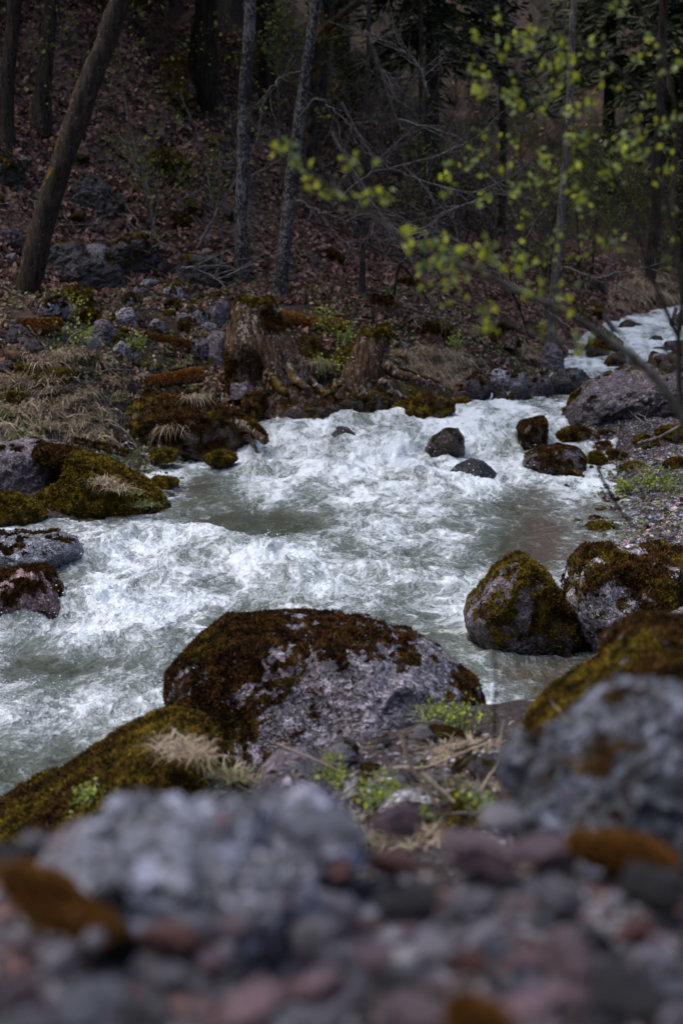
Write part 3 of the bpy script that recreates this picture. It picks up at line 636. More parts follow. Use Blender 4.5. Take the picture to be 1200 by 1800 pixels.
rock('boulder', [(215, 700), (260, 690), (330, 705), (390, 715), (440, 735), (455, 760), (440, 800), (400, 822), (300, 820), (240, 800), (200, 760)], 12.9, .5, 'dark overhanging bank of roots and brown moss over the water, left of the fall', cat='bank', lvl=6, tint='brown', moss=.65, green=.2, seed=60, rough=.14, facets=6, ntuft=9000, tsize=.022, mossdir=(0, .2, 1))
rock('rock', (265, 788, 315, 815), 12.2, .15, 'rounded green mossy stone under the overhanging bank, left one', cat='rock', lvl=5, tint='dark', moss=.8, green=.7, seed=61, ntuft=1500, tsize=.016)
rock('rock', (355, 792, 420, 824), 12.1, .15, 'rounded green mossy stone under the overhanging bank, beside the fall', cat='rock', lvl=5, tint='dark', moss=.75, green=.7, seed=62, ntuft=1500, tsize=.016, wetz=.2)
rock('rock', (398, 665, 455, 710), 13.6, .2, 'round grey rock tucked below the hollow of the large stump', cat='rock', lvl=5, tint='purple', moss=.0, seed=63)
rock('rock', [(362, 570), (372, 535), (385, 524), (402, 532), (408, 560), (400, 585), (375, 590)], 14.8, .2, 'upright purple grey rock left of the large stump', cat='rock', lvl=5, tint='purple', moss=.2, green=.6, seed=64)
rock('rock', [(360, 660), (355, 610), (372, 580), (398, 585), (402, 650), (395, 668)], 14.2, .2, 'cracked grey rock face directly below the upright purple one', cat='rock', lvl=5, tint='purple', moss=.15, seed=65)
rock('rock', (286, 492, 330, 540), 15.1, .2, 'round pale rock with a yellow moss cap left of the pale trunk', cat='rock', lvl=5, tint='pale', moss=.25, green=.8, seed=66, ntuft=1500, tsize=.02)
rock('rock', (245, 488, 275, 510), 15.4, .12, 'small bare blue grey stone left of the yellow capped one', cat='rock', lvl=4, tint='blue', moss=-.3, seed=67)
LB = [(62, 520, 125, 565, 'pale', .35), (105, 500, 165, 545, 'dark', .9), (130, 540, 180, 575, 'dark', .95), (150, 560, 205, 610, 'purple', .1), (180, 585, 240, 625, 'grey', .35), (195, 540, 245, 580, 'pale', .2), (225, 500, 265, 530, 'purple', .2),
      (10, 640, 75, 670, 'brown', .95), (40, 650, 90, 690, 'brown', 1.0), (195, 600, 235, 640, 'pale', .2), (330, 545, 372, 585, 'grey', .2), (255, 560, 290, 590, 'pale', .3), (335, 590, 365, 640, 'purple', .1), (210, 515, 250, 545, 'grey', .4),
      (300, 700, 350, 725, 'brown', .9), (120, 690, 150, 710, 'pale', .1), (285, 525, 320, 552, 'dark', .8), (240, 640, 290, 668, 'grey', .4), (0, 690, 50, 720, 'brown', .9), (60, 700, 100, 722, 'grey', .7), (205, 775, 240, 800, 'pale', .2), (232, 790, 262, 806, 'pale', .0), (180, 765, 215, 785, 'pale', .3), (250, 812, 285, 830, 'purple', .1)]
for i, (a, b, c, d, tn, mo) in enumerate(LB):
    h = hit((a+c)/2, d-4, 8); 
    word = {'pale': 'pale', 'dark': 'dark', 'purple': 'purple grey', 'grey': 'grey', 'brown': 'brown'}[tn]
    rock('bank_rock', (a, b, c, d+8), h[1]+.05, (c-a)/5000*h[1]*.9, '%s partly mossy stone sunk in litter and grass below the leaning trunk' % word, cat='rock', lvl=5 if mo < .8 else 5, tint=tn, moss=mo, green=.2+.6*((i*37) % 10)/10, seed=70+i, group='%s stones of the left bank' % word, ntuft=int(2200*max(0, mo)), tsize=.02, rough=.16, facets=11, cut=.74)
# far bank under and right of the stumps
FBK = [('rounded mossy rock at the waterline beneath the narrow stump', 678, 705, 735, 750, 'dark', .6, .8), ('low grey mossy rock left of that beneath the narrow stump', 640, 712, 690, 748, 'grey', .55, .6), ('brown mossy bank block right of the narrow stump at the waterline', 705, 690, 800, 748, 'brown', .6, .5),
       ('round stone with bright yellow moss on the far waterline', 790, 698, 832, 727, 'dark', .8, 1.0), ('smooth dark red rock above the yellow mossed stone', 792, 672, 836, 708, 'red', .2, .1), ('arched dark rock with an orange mossy rim over the far water', 806, 655, 868, 710, 'dark', .25, .3),
       ('tall smooth pale grey rock with a mossy left shoulder on the far bank', 858, 640, 898, 700, 'pale', .12, .3), ('dark round rock at the foot of the tall pale one', 862, 682, 895, 712, 'dark', .1, .3), ('grey rock with a dead grass top right of the tall pale one', 893, 655, 935, 708, 'grey', .15, .2),
       ('dark hunched rock in the far bank row', 925, 655, 975, 710, 'purple', .2, .2), ('large dark blocky rock near the bend of the stream', 968, 645, 1045, 705, 'dark', .15, .3), ('white speckled rock on the slope above the blocky dark one', 945, 600, 995, 660, 'purple', .0, .3),
       ('small green mossed stone at the far waterline, left one', 890, 692, 905, 710, 'dark', .9, .8), ('small green mossed stone at the far waterline, right one', 915, 698, 940, 712, 'dark', .8, .7), ('blue grey stone right of the narrow stump top', 690, 598, 720, 622, 'blue', -.3, .2), ('mossy grey stone leaning on the narrow stump', 680, 618, 718, 665, 'grey', .4, .7),
       ('flat wet stone row at the far waterline', 935, 700, 985, 714, 'grey', .1, .3), ('mossy dark rock by the lower end of the cascade', 1062, 618, 1105, 655, 'dark', .5, .4), ('mossy hump beside the cascade under the blurred leaves', 1030, 590, 1075, 640, 'brown', .7, .5)]
for i, (lb, a, b, c, d, tn, mo, gr) in enumerate(FBK):
    h = hit((a+c)/2, d-3, 10); Y = min(h[1]+.1, 14.4 if b > 640 and c < 950 else 40)
    rock('bank_rock', (a, b, c, d+8), Y, (c-a)/5000*Y*.9, lb, cat='rock', lvl=5, tint=tn, moss=mo, green=gr, seed=110+i, ntuft=int(1800*max(0, mo)), tsize=.02, rough=.14, facets=10, cut=.76, wetz=None if mo > .5 else .62)
# right bank
rock('boulder', [(968, 775), (985, 745), (1010, 705), (1040, 675), (1080, 660), (1130, 668), (1180, 660), (1260, 650), (1330, 690), (1330, 780), (1200, 790), (1100, 790), (1020, 790)], 13.3, .8, 'great dark purple outcrop with moss on its left flank on the right bank', lvl=7, tint=(.12, .10, .115), moss=.02, green=.5, seed=140, rough=.13, facets=10, cut=.8, wetz=.55, ntuft=9000, tsize=.02, mossdir=(-.7, 0, .6))
rock('boulder', [(1080, 690), (1090, 650), (1120, 640), (1160, 645), (1230, 620), (1330, 630), (1330, 700), (1200, 720)], 14.6, .8, 'pale lichened top of the bank behind the great dark outcrop', lvl=6, tint='purple', moss=.28, green=.2, seed=141, rough=.12, facets=7)
RB = [('rounded stone with brown moss in front of the great outcrop, nearest the water', 978, 750, 1045, 785, 'brown', .6, .4, 12.9), ('smooth round grey stone in front of the great outcrop', 1042, 757, 1088, 785, 'grey', .35, .2, 12.8), ('yellow green mossed stone behind the broad brown rock', 1030, 792, 1066, 822, 'dark', .9, .8, 12.3),
      ('red brown mossy stone right of the yellow green one', 1058, 790, 1110, 820, 'brown', .7, .3, 12.4), ('brown stone below the smooth round one', 1040, 778, 1080, 800, 'red', .4, .3, 12.6), ('grassy mossed hummock on the gravel', 1085, 812, 1140, 832, 'dark', .9, .6, 12.0),
      ('mossy rock at the right edge above the gravel', 1150, 748, 1230, 775, 'dark', .6, .7, 12.6), ('dark low stone at the right edge by the fallen twigs', 1110, 765, 1160, 790, 'dark', .5, .5, 12.5), ('rusty mossed flat rock on the gravel by green leaves', 1110, 882, 1182, 914, 'brown', .75, .4, 10.6), ('purple grey stone on the gravel, larger of the pair', 1032, 895, 1068, 918, 'purple', .1, .2, 10.3),
      ('brown tinged stone on the gravel below the purple pair', 1028, 908, 1062, 926, 'brown', .2, .2, 10.0), ('purple stone on the gravel above the others', 1058, 870, 1090, 892, 'purple', .1, .2, 10.7), ('flat green mossed stone on the gravel', 1026, 920, 1090, 942, 'dark', .85, .7, 9.7), ('flat pale blue slab on the gravel', 1078, 925, 1140, 950, 'blue', -.3, .2, 9.7),
      ('brown rock above the broad right boulder', 1110, 955, 1200, 990, 'brown', .3, .3, 8.2), ('little grey stone at the edge of the gravel', 1000, 880, 1030, 896, 'grey', -.2, .2, 10.7), ('mossy stone at the right edge below the outcrop', 1165, 805, 1225, 830, 'brown', .8, .4, 11.9)]
for i, (lb, a, b, c, d, tn, mo, gr, Y) in enumerate(RB):
    rock('bank_stone', (a, b, c, d+6), Y, (c-a)/5000*Y, lb, cat='stone', lvl=5, tint=tn, moss=mo, green=gr, seed=150+i, ntuft=int(2600*max(0, mo)), tsize=.018)
# cascade rocks
CR = [('dark boulder parting the head of the far cascade', 1082, 562, 1132, 592, 'brown', .2, .2, 21.5), ('yellow mossed rock behind the far cascade', 1135, 556, 1158, 575, 'dark', .8, .8, 23.5), ('dark rock in the middle of the far cascade, right side', 1135, 590, 1170, 612, 'dark', .2, .3, 19.5), ('black rock at the right of the far cascade', 1160, 595, 1215, 628, 'purple', .2, .3, 18.6), ('black wall of rock right of the cascade head', 1175, 540, 1240, 592, 'dark', .1, .3, 21.5),
      ('small dark rock at the foot of the far cascade', 1140, 608, 1172, 624, 'dark', .2, .2, 18.6), ('dark rock at the left of the cascade head', 1040, 560, 1085, 585, 'dark', .5, .5, 22.5)]
for i, (lb, a, b, c, d, tn, mo, gr, Y) in enumerate(CR):
    rock('stream_rock', (a, b, c, d+6), Y, (c-a)/5000*Y, lb, cat='rock', lvl=5, tint=tn, moss=mo, green=gr, seed=180+i, wetz=wl(0, Y)+.1)
# hillside crags
CG = [('grey crag with white flecks low on the slope beside the leaning trunk', [(70, 500), (75, 460), (95, 435), (135, 430), (150, 455), (200, 470), (215, 500), (150, 515)], 'dark', .1), ('dark mossy crag right of the flecked one', [(190, 500), (195, 440), (240, 418), (272, 425), (285, 470), (280, 505), (230, 510)], 'dark', .35),
      ('jagged grey crag high on the slope behind the leaning trunk', [(95, 350), (110, 325), (160, 312), (195, 325), (215, 355), (225, 395), (180, 390), (120, 375)], 'dark', .15), ('shadowed mossy crag in the middle of the slope', [(235, 340), (240, 300), (265, 270), (310, 265), (325, 290), (330, 345), (280, 350)], 'dark', .6),
      ('round mossy crag below the shadowed one', [(280, 430), (278, 390), (300, 372), (335, 378), (345, 420), (320, 440)], 'dark', .7), ('dark crag at the left edge of the slope', [(-40, 340), (-30, 280), (10, 265), (35, 300), (40, 335), (10, 350)], 'dark', .3),
      ('white flecked crag behind the pale trunk', [(300, 520), (300, 480), (330, 455), (380, 450), (405, 480), (400, 520)], 'dark', .2), ('black crag high between the trunks', [(255, 165), (265, 130), (300, 110), (335, 125), (330, 165)], 'dark', .7), ('mossy crag near the top of the slope', [(90, 120), (100, 85), (125, 85), (125, 125)], 'dark', .5),
      ('dark ledge of rock high in the middle', [(350, 300), (360, 250), (405, 245), (410, 290)], 'dark', .3), ('mossy rock at the foot of the slope right of the twin trunk', [(555, 470), (560, 445), (585, 440), (600, 460), (590, 478)], 'dark', .8), ('grey rock on the slope behind the narrow stump', [(585, 400), (590, 390), (620, 388), (640, 405), (610, 412)], 'blue', .1)]
for i, (lb, P, tn, mo) in enumerate(CG):
    P = np.array(P); c = P.mean(0); h = hit(c[0], P[:, 1].max()-5, 10)
    P = c+(P-c)*1.1
    rock('crag', [tuple(q) for q in P], h[1]+.35, (np.ptp(P[:, 0]))/5000*h[1]*1.1, lb, cat='crag', lvl=6, tint=tn, moss=mo, green=.35, seed=200+i, rough=.16, facets=9, cut=.75, ntuft=int(5000*mo), tsize=.03)
# foreground shingle, one stone after another (blurred)
rs = np.random.RandomState(5)
MOSSY = []; PK = {}
_T0 = dict(TINTS); TINTS.update(pink=(.56, .36, .40), grey=(.33, .32, .36), pale=(.60, .58, .66), blue=(.33, .36, .43), red=(.33, .14, .11), purple=(.33, .23, .27), dark=(.06, .058, .066), brown=(.3, .16, .08))
for k, (tn, mo, dm) in enumerate([('pink', -.4, (1, .8, .55)), ('grey', .0, (1, .8, .5)), ('blue', -.5, (1, .7, .6)), ('red', -.5, (1, .6, .4)), ('dark', -.3, (1, .85, .6)), ('pale', -.2, (1, .8, .6)), ('purple', -.5, (1, .75, .5)), ('brown', 1.0, (1, .8, .5))]):
    PK[tn] = proto('shingle_stone', 5, 300+k, tn, mo, dims=dm, rough=.16, facets=11, cut=.66)

TINTS.update(_T0)
_bm = PK['brown'].data; _V = np.array([v.co[:] for v in _bm.vertices]); _F = np.array([p.vertices[:] for p in _bm.polygons])
_tf = tufts(_V, _F, np.clip(_V[:, 2]+.8, 0, 1), 9000, .16, rs, np.full(len(_V), -.4))
FGS = [(190, 1452, 85, 50, 'pink', 1.30), (250, 1425, 130, 55, 'pink', 1.34), (15, 1520, 90, 90, 'dark', 1.2), (120, 1530, 150, 60, 'pale', 1.15), (110, 1585, 260, 75, 'brown', 1.04), (290, 1645, 170, 50, 'red', .98), (35, 1660, 70, 60, 'pink', .97), (110, 1680, 90, 70, 'pale', .93), (170, 1650, 60, 50, 'pale', .98),
       (160, 1760, 200, 110, 'blue', .86), (40, 1745, 150, 80, 'purple', .85), (440, 1765, 210, 110, 'pink', .86), (560, 1730, 150, 90, 'pink', .9), (480, 1545, 130, 80, 'dark', 1.14), (510, 1535, 70, 40, 'pale', 1.1), (600, 1590, 140, 60, 'pale', 1.1), (560, 1640, 150, 70, 'grey', 1.02),
       (690, 1520, 160, 70, 'red', 1.18), (720, 1590, 170, 90, 'dark', 1.06), (620, 1490, 100, 60, 'purple', 1.22), (700, 1440, 150, 80, 'purple', 1.35), (890, 1435, 120, 60, 'pale', 1.32), (850, 1500, 260, 100, 'purple', 1.2), (970, 1500, 180, 90, 'purple', 1.22), (830, 1590, 150, 70, 'grey', 1.06), (980, 1580, 150, 90, 'grey', 1.06),
       (860, 1640, 130, 60, 'pale', 1.0), (760, 1670, 140, 80, 'pale', .96), (650, 1680, 150, 70, 'purple', .95), (820, 1690, 120, 70, 'red', .94), (1000, 1680, 200, 100, 'purple', .95), (1120, 1640, 130, 80, 'red', 1.02), (930, 1760, 190, 60, 'pink', .88), (720, 1780, 200, 80, 'purple', .86), (1100, 1750, 220, 110, 'dark', .87), (1090, 1500, 210, 75, 'brown', 1.2), (1150, 1560, 160, 120, 'dark', 1.12),
       (560, 1800, 160, 70, 'grey', .82), (300, 1720, 140, 70, 'grey', .9), (380, 1690, 120, 60, 'purple', .94), (250, 1800, 150, 70, 'dark', .82), (60, 1800, 140, 60, 'grey', .82), (840, 1800, 150, 80, 'brown', .83), (60, 1480, 100, 50, 'grey', 1.26), (400, 1630, 120, 50, 'purple', 1.0)]
CN = {'pink': 'pink', 'dark': 'near black', 'pale': 'pale', 'brown': 'orange brown mossy', 'red': 'rust red', 'blue': 'blue grey', 'purple': 'purplish', 'grey': 'grey'}
UL = {0: 'pale pink stone at the left end of the blurred slab', 1: 'long pink stone lying on the back edge of the blurred slab', 2: 'near black stone at the left edge, beside the slab', 4: 'large clump of orange brown moss on a stone in the left foreground', 5: 'flat rust red stone in the left foreground in front of the slab', 9: 'big smooth blue grey stone in the bottom left corner', 11: 'large pink stone at the bottom, left of centre', 13: 'near black round stone in front of the slab', 17: 'rust red slanting stone in the middle of the blurred shingle', 21: 'oval pale stone at the foot of the blurred grey boulder'}
for i, (u, v, wpx, hpx, tn, Y) in enumerate(FGS):
    p = at(u, v, Y); sz = wpx/2/F*Y*(.82 if tn != 'brown' else 1.0)
    lab = UL.get(i, 'blurred %s stone among the shingle heaped at the bottom of the photo' % CN[tn])
    if tn == 'brown': MOSSY.append(1)
    o = use(PK[tn], 'shingle_stone', p, sz, rs.uniform(-.4, .4)+(math.pi if rs.rand() < .5 else 0), lab, 'stone', None if i in UL else 'blurred %s shingle stones in the foreground' % CN[tn], (rs.uniform(-.35, .35), rs.uniform(-.4, .4)), hpx/wpx*1.9)
    if tn == 'brown':
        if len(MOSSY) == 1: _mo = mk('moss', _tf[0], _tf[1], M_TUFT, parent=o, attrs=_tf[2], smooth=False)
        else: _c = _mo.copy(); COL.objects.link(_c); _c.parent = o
# filler stones of the heap
keys = ['grey', 'purple', 'pale', 'blue', 'pale', 'red', 'blue', 'purple', 'pink', 'dark']
for i in range(278-len(FGS)):
    u, v = rs.uniform(-60, 1260), rs.uniform(1560, 1900); h = hit(u, v, .55, 3)
    if h[1] > 1.6: continue
    tn = keys[rs.randint(10)]; sz = rs.uniform(.008, .022)
    use(PK[tn], 'shingle_stone', (h[0], h[1], h[2]+sz*.1), sz, rs.uniform(0, 6.3), 'blurred %s stone among the shingle heaped at the bottom of the photo' % CN[tn], 'stone', 'blurred %s shingle stones in the foreground' % CN[tn], (rs.uniform(-.3, .3), rs.uniform(-.3, .3)))
# stones strewn over banks and slope
SP = [proto('loose_stone', 5 if mo < .6 else 4, 320+k, tn, mo, gr, rough=.2, cut=.66, facets=12) for k, (tn, mo, gr) in enumerate([('purple', .2, .3), ('pale', .05, .3), ('dark', .7, .8), ('brown', .9, .2), ('grey', .35, .6), ('dark', .9, .9), ('purple', -.1, .3)])]
WNM = ['purple grey', 'pale', 'dark half mossed', 'brown mossed', 'grey', 'green mossed', 'bare purple']
def strew(n, poly, smin, smax, where, name, cat, seed, pick=None, sink=.2, tm=6):
    rs = np.random.RandomState(seed); P = np.array(poly, float); k = 0; tries = 0
    while k < n and tries < n*30:
        tries += 1
        u, v = rs.uniform(P[:, 0].min(), P[:, 0].max()), rs.uniform(P[:, 1].min(), P[:, 1].max())
        if poly_sd(np.array([u]), np.array([v]), P)[0] > 0: continue
        h = hit(u, v, tm); i = (pick or range(7))[rs.randint(len(pick or range(7)))]
        if bil(GSD, h[0], h[1]) < .0: continue
        s = smin*(smax/smin)**(rs.rand()**1.6)
        use(SP[i], name, (h[0], h[1], h[2]-s*sink+.02), s, rs.uniform(0, 6.3), '%s stone lying %s' % (WNM[i], where), cat, '%s stones %s' % (WNM[i], where), (rs.uniform(-.3, .3), rs.uniform(-.3, .3)), rs.uniform(.8, 1.3)); k += 1
strew(95, [(60, 500), (400, 500), (400, 690), (200, 690), (0, 700), (0, 570), (60, 560)], .04, .17, 'in litter on the left bank', 'loose_stone', 'stone', 1)
strew(26, [(190, 790), (310, 820), (330, 840), (310, 870), (200, 840)], .03, .09, 'on the small gravel spit at the left', 'loose_stone', 'stone', 2, [1, 6, 0])
strew(60, [(500, 440), (1000, 440), (1040, 620), (700, 640), (520, 540)], .05, .20, 'on the slope right of the twin trunk', 'slope_stone', 'stone', 3, [0, 2, 3, 4, 5, 5])
strew(45, [(0, 230), (420, 230), (420, 500), (0, 500)], .06, .24, 'on the leafy slope at the left', 'slope_stone', 'stone', 4, [0, 0, 1, 2, 4, 6])
strew(34, [(660, 640), (860, 650), (1000, 690), (1000, 712), (640, 745)], .05, .13, 'along the far waterline', 'loose_stone', 'stone', 6, [0, 2, 4, 5])
strew(110, [(1000, 830), (1260, 800), (1260, 970), (1020, 965)], .02, .07, 'on the gravel of the right bank', 'gravel_stone', 'stone', 7, [0, 1, 1, 6, 6, 4], .3)
strew(34, [(1080, 640), (1260, 600), (1260, 660), (1100, 670)], .06, .2, 'on the right bank below the cascade', 'loose_stone', 'stone', 8, [0, 1, 4, 3])
strew(26, [(1000, 480), (1260, 480), (1260, 590), (1060, 570), (1000, 560)], .1, .3, 'in the dark beside the cascade', 'slope_stone', 'stone', 9, [2, 4, 5])
strew(70, [(430, 1330), (880, 1270), (900, 1480), (430, 1450)], .02, .075, 'in dead stalks under the centre boulder', 'loose_stone', 'stone', 10, [0, 1, 4, 3], .2, 2.4)
# gravel too fine to count
def gravel(n, poly, smin, smax, seed, tm=6):
    rs = np.random.RandomState(seed); P = np.array(poly, float); VV = []; FF = []; tt_ = []; d, Fc = ico(1); off = 0
    uu = rs.uniform(P[:, 0].min(), P[:, 0].max(), n*3); vv = rs.uniform(P[:, 1].min(), P[:, 1].max(), n*3)
    k = poly_sd(uu, vv, P) < 0; uu, vv = uu[k][:n], vv[k][:n]
    c0 = [np.array(TINTS[t]) for t in ('purple', 'pale', 'grey', 'pink', 'blue', 'dark', 'pale')]
    for u, v in zip(uu, vv):
        h = hit(u, v, tm); s = rs.uniform(smin, smax)
        if bil(GSD, h[0], h[1]) < -.25: continue
        A = rs.normal(size=(3, 3)); q, _ = np.linalg.qr(A)
        V = (d*(1+.25*rs.normal(size=(len(d), 1)))*np.array([1, .75, .5])*s)@q; V[:, 2] *= .7
        VV.append(V+np.array([h[0], h[1], max(h[2], gz(h[0], h[1]))+s*.15])); FF.append(Fc+off); off += len(d); tt_.append(np.tile(c0[rs.randint(7)]*rs.uniform(.7, 1.5)*(.5 if tm < 1 else 1), (len(d), 1)))
    V = np.concatenate(VV)
    return V, np.concatenate(FF), {'tint': np.concatenate(tt_), 'moss': np.full(len(V), -1.), 'wet': np.zeros(len(V)), 'green': np.zeros(len(V))}
r1 = gravel(5200, [(985, 800), (1300, 780), (1300, 990), (1010, 985), (990, 900)], .012, .034, 1)
g1 = mk('gravel', r1[0], r1[1], M_ROCK, attrs=r1[2], smooth=False); tag(g1, kind='stuff')
r1 = gravel(1300, [(180, 780), (310, 815), (345, 838), (320, 880), (230, 850)], .012, .035, 2)
g1 = mk('gravel', r1[0], r1[1], M_ROCK, attrs=r1[2], smooth=False); tag(g1, kind='stuff')
r1 = gravel(5200, [(-80, 1540), (700, 1500), (1280, 1500), (1280, 1950), (-80, 1950)], .0022, .0065, 5, .5)
g1 = mk('grit', r1[0], r1[1], M_ROCK, attrs=r1[2], smooth=False); tag(g1, kind='stuff')
r1 = gravel(1500, [(430, 1330), (880, 1290), (900, 1500), (430, 1480)], .005, .016, 6, 2.4)
g1 = mk('gravel', r1[0], r1[1], M_ROCK, attrs=r1[2], smooth=False); tag(g1, kind='stuff')
# smaller stones and plates lying on and around the blurred slab
for i, (u, v, wpx, hpx, tn, Y, lab) in enumerate([(560, 1455, 190, 70, 'blue', 1.16, 'blue grey plate of rock leaning on the right end of the blurred slab'), (330, 1620, 200, 60, 'blue', 1.03, 'blue grey plate in front of the blurred slab'), (180, 1545, 120, 60, 'pale', 1.1, 'pale stone at the left end of the blurred slab, by the orange moss'), (480, 1600, 110, 60, 'purple', 1.04, 'purplish stone at the front right foot of the blurred slab'), (600, 1530, 90, 50, 'red', 1.1, 'rust red stone right of the blurred slab'), (390, 1440, 50, 26, 'pink', 1.12, 'small pink chip lying on the blurred slab')]):
    p = at(u, v, Y); use(PK[tn], 'shingle_stone', p, wpx/2/F*Y, .3*i, lab, 'stone', None, (.2, .1*(-1)**i), hpx/wpx*1.6)
# ------------------------------------------------------------------ stumps, logs, trunks
def stump(levels, D, label, seed, seg=96, cavity=None, cap=.5, ry=.85, roots=(), wood=M_WOOD, mossamt=.15, tuftn=6000):
    rs = np.random.RandomState(seed)
    L = np.array([[*at(a, v, D)[[0]], at(b, v, D)[0], at(a, v, D)[2]] for v, a, b in levels])   # xl, xr, z
    base = np.array([(L[-1, 0]+L[-1, 1])/2, D, L[-1, 2]]); n = 60
    t = np.linspace(0, 1, n); s = np.linspace(0, 1, len(L))
    xl, xr, zz = (np.interp(t, s, L[:, k]) for k in range(3))
    ang = np.arange(seg)*2*math.pi/seg; V = []
    for k in range(n):
        c = (xl[k]+xr[k])/2; r = (xr[k]-xl[k])/2
        a = ang
        ribs = .07*np.abs(fbm(p3(np.cos(a)*3.2+seed, np.sin(a)*3.2, t[k]*1.1), 4))+.06*fbm(p3(np.cos(a)*1.4, np.sin(a)*1.4+seed, t[k]*.7), 3)
        but = .22*t[k]**2.2*np.cos(a*5+seed)*.6
        rr = r*(1+1.3*ribs+but*.7)
        if cavity:
            cu, cv, cw, ch, dp = cavity; cx = at(cu, cv, D); f = np.exp(-(((c+rr*np.cos(a)-cx[0])/cw)**2+((zz[k]-cx[2])/ch)**2))*(np.sin(a) < 0)
            rr = rr*(1-dp*f)
        V.append(np.stack([c+rr*np.cos(a)-base[0], rr*ry*np.sin(a), np.full(seg, zz[k]-base[2])+.07*(1-t[k])**6*fbm(p3(np.cos(a)*3+seed, np.sin(a)*3), 4)*2], 1))
    V = np.array(V).reshape(-1, 3)
    i = (np.arange(n-1)[:, None]*seg+np.arange(seg)[None, :]); j = (np.arange(n-1)[:, None]*seg+(np.arange(seg)[None, :]+1) % seg)
    Fc = np.stack([i, i+seg, j+seg, j], -1).reshape(-1, 4)
    root = empty('tree_stump', base, label, 'stump')
    ms = mossamt+.5*fbm(V*2.2+seed, 3)+.25*(np.repeat(t, seg))
    mk('stump_wood', V, Fc, wood, parent=root, attrs={'moss': ms, 'green': np.full(len(V), .15)})
    # mossy top
    R0 = V[:seg]; rings = [R0*np.array([q, q, 1])+np.array([(1-q)*R0[:, 0].mean(), 0, 0])+np.array([0, 0, z]) for q, z in ((1.03, -.03), (1.05, .0), (.97, .03), (.75, .035), (.4, .02), (.02, .015))]
    C = np.array(rings).reshape(-1, 3); C[:, 2] += .018*fbm(C*9, 3)
    i = (np.arange(5)[:, None]*seg+np.arange(seg)[None, :]); j = (np.arange(5)[:, None]*seg+(np.arange(seg)[None, :]+1) % seg)
    CF = np.stack([i, j, j+seg, i+seg], -1).reshape(-1, 4)
    tp = mk('mossy_top', C, CF, M_ROCK, parent=root, attrs={'moss': np.full(len(C), 1.1), 'green': np.full(len(C), cap), 'wet': np.zeros(len(C)), 'tint': np.tile(np.array(TINTS['brown']), (len(C), 1))})
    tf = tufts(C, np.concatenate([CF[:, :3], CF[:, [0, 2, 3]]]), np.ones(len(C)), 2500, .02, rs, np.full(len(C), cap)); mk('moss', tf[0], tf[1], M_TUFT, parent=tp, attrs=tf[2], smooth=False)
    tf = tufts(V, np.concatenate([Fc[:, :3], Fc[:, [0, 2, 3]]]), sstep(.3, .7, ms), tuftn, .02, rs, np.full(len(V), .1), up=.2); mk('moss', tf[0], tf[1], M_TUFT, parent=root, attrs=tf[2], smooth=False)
    for R in roots:
        P = resample([at(u, v, D+dy) for u, v, dy in R[0]], 16)-base; P[1:-1] += rs.normal(0, .012, (14, 3)); rad = np.linspace(R[1], R[1]*.35, 16)
        a, b = tubes([(P, rad)], 9); mk('root', a, b, wood, parent=root, attrs={'moss': np.full(len(a), R[2] if len(R) > 2 else .3), 'green': np.full(len(a), .3)})
    return root
stump([(533, 415, 486), (545, 407, 490), (575, 402, 500), (605, 398, 518), (640, 399, 534), (665, 401, 543), (690, 405, 552)], 13.7, 'large flared hollow tree stump with a mossy top on the far bank', 1, cavity=(445, 655, .13, .16, .97), cap=.35,
      roots=[([(500, 640, -.3), (520, 670, -.4), (545, 695, -.5), (560, 720, -.5)], .05, .5), ([(480, 670, -.35), (500, 690, -.45), (515, 715, -.5), (535, 730, -.5)], .05, .8), ([(530, 690, -.4), (560, 705, -.45), (590, 712, -.4), (610, 730, -.4)], .035, .1), ([(470, 655, -.4), (462, 675, -.45), (470, 690, -.45)], .03, .4), ([(545, 665, -.2), (570, 690, -.3), (600, 700, -.3)], .03, .1)])
stump([(588, 632, 686), (600, 628, 685), (620, 618, 680), (650, 602, 676), (675, 596, 672), (700, 590, 676)], 13.7, 'narrow leaning tree stump with a bright yellow moss cap', 2, cap=1.0, mossamt=-.1,
      roots=[([(600, 670, -.3), (580, 690, -.35), (560, 700, -.3)], .04, .5), ([(670, 670, -.3), (690, 690, -.35), (715, 700, -.3)], .04, .2), ([(676, 640, -.1), (700, 655, -.2), (735, 668, -.2), (775, 680, -.15)], .05, .2), ([(640, 690, -.35), (655, 715, -.4), (650, 735, -.35)], .035, .1), ([(600, 672, -.3), (625, 700, -.4), (660, 716, -.4)], .02, .4)], tuftn=3000)
stump([(581, 742, 773), (590, 741, 775), (605, 740, 780), (622, 738, 792), (632, 736, 800)], 15.6, 'short dark broken stump above the dry grass', 3, cap=.1, mossamt=.0, tuftn=1200)
stump([(530, 655, 690), (545, 654, 692), (570, 648, 696), (588, 642, 702)], 15.8, 'small dark brown stump on the slope behind the yellow capped one', 4, cap=.1, mossamt=.1, tuftn=1500)
stump([(500, 700, 735), (520, 698, 738), (545, 694, 742)], 17.2, 'rotten brown stump farthest up the slope under the twigs', 5, cap=.1, mossamt=.1, tuftn=1200)
stump([(575, 875, 905), (590, 872, 908), (610, 868, 912)], 16.8, 'dark rotten stump among the blurred leaves near the bend', 6, cap=.1, mossamt=.1, tuftn=1200)
stump([(108, 285, 325), (130, 275, 335), (165, 265, 345), (190, 262, 340)], float(hit(300, 190, 10)[1]), 'dark mossy snag high on the slope between the trunks', 7, cap=.5, mossamt=.5, tuftn=4000)

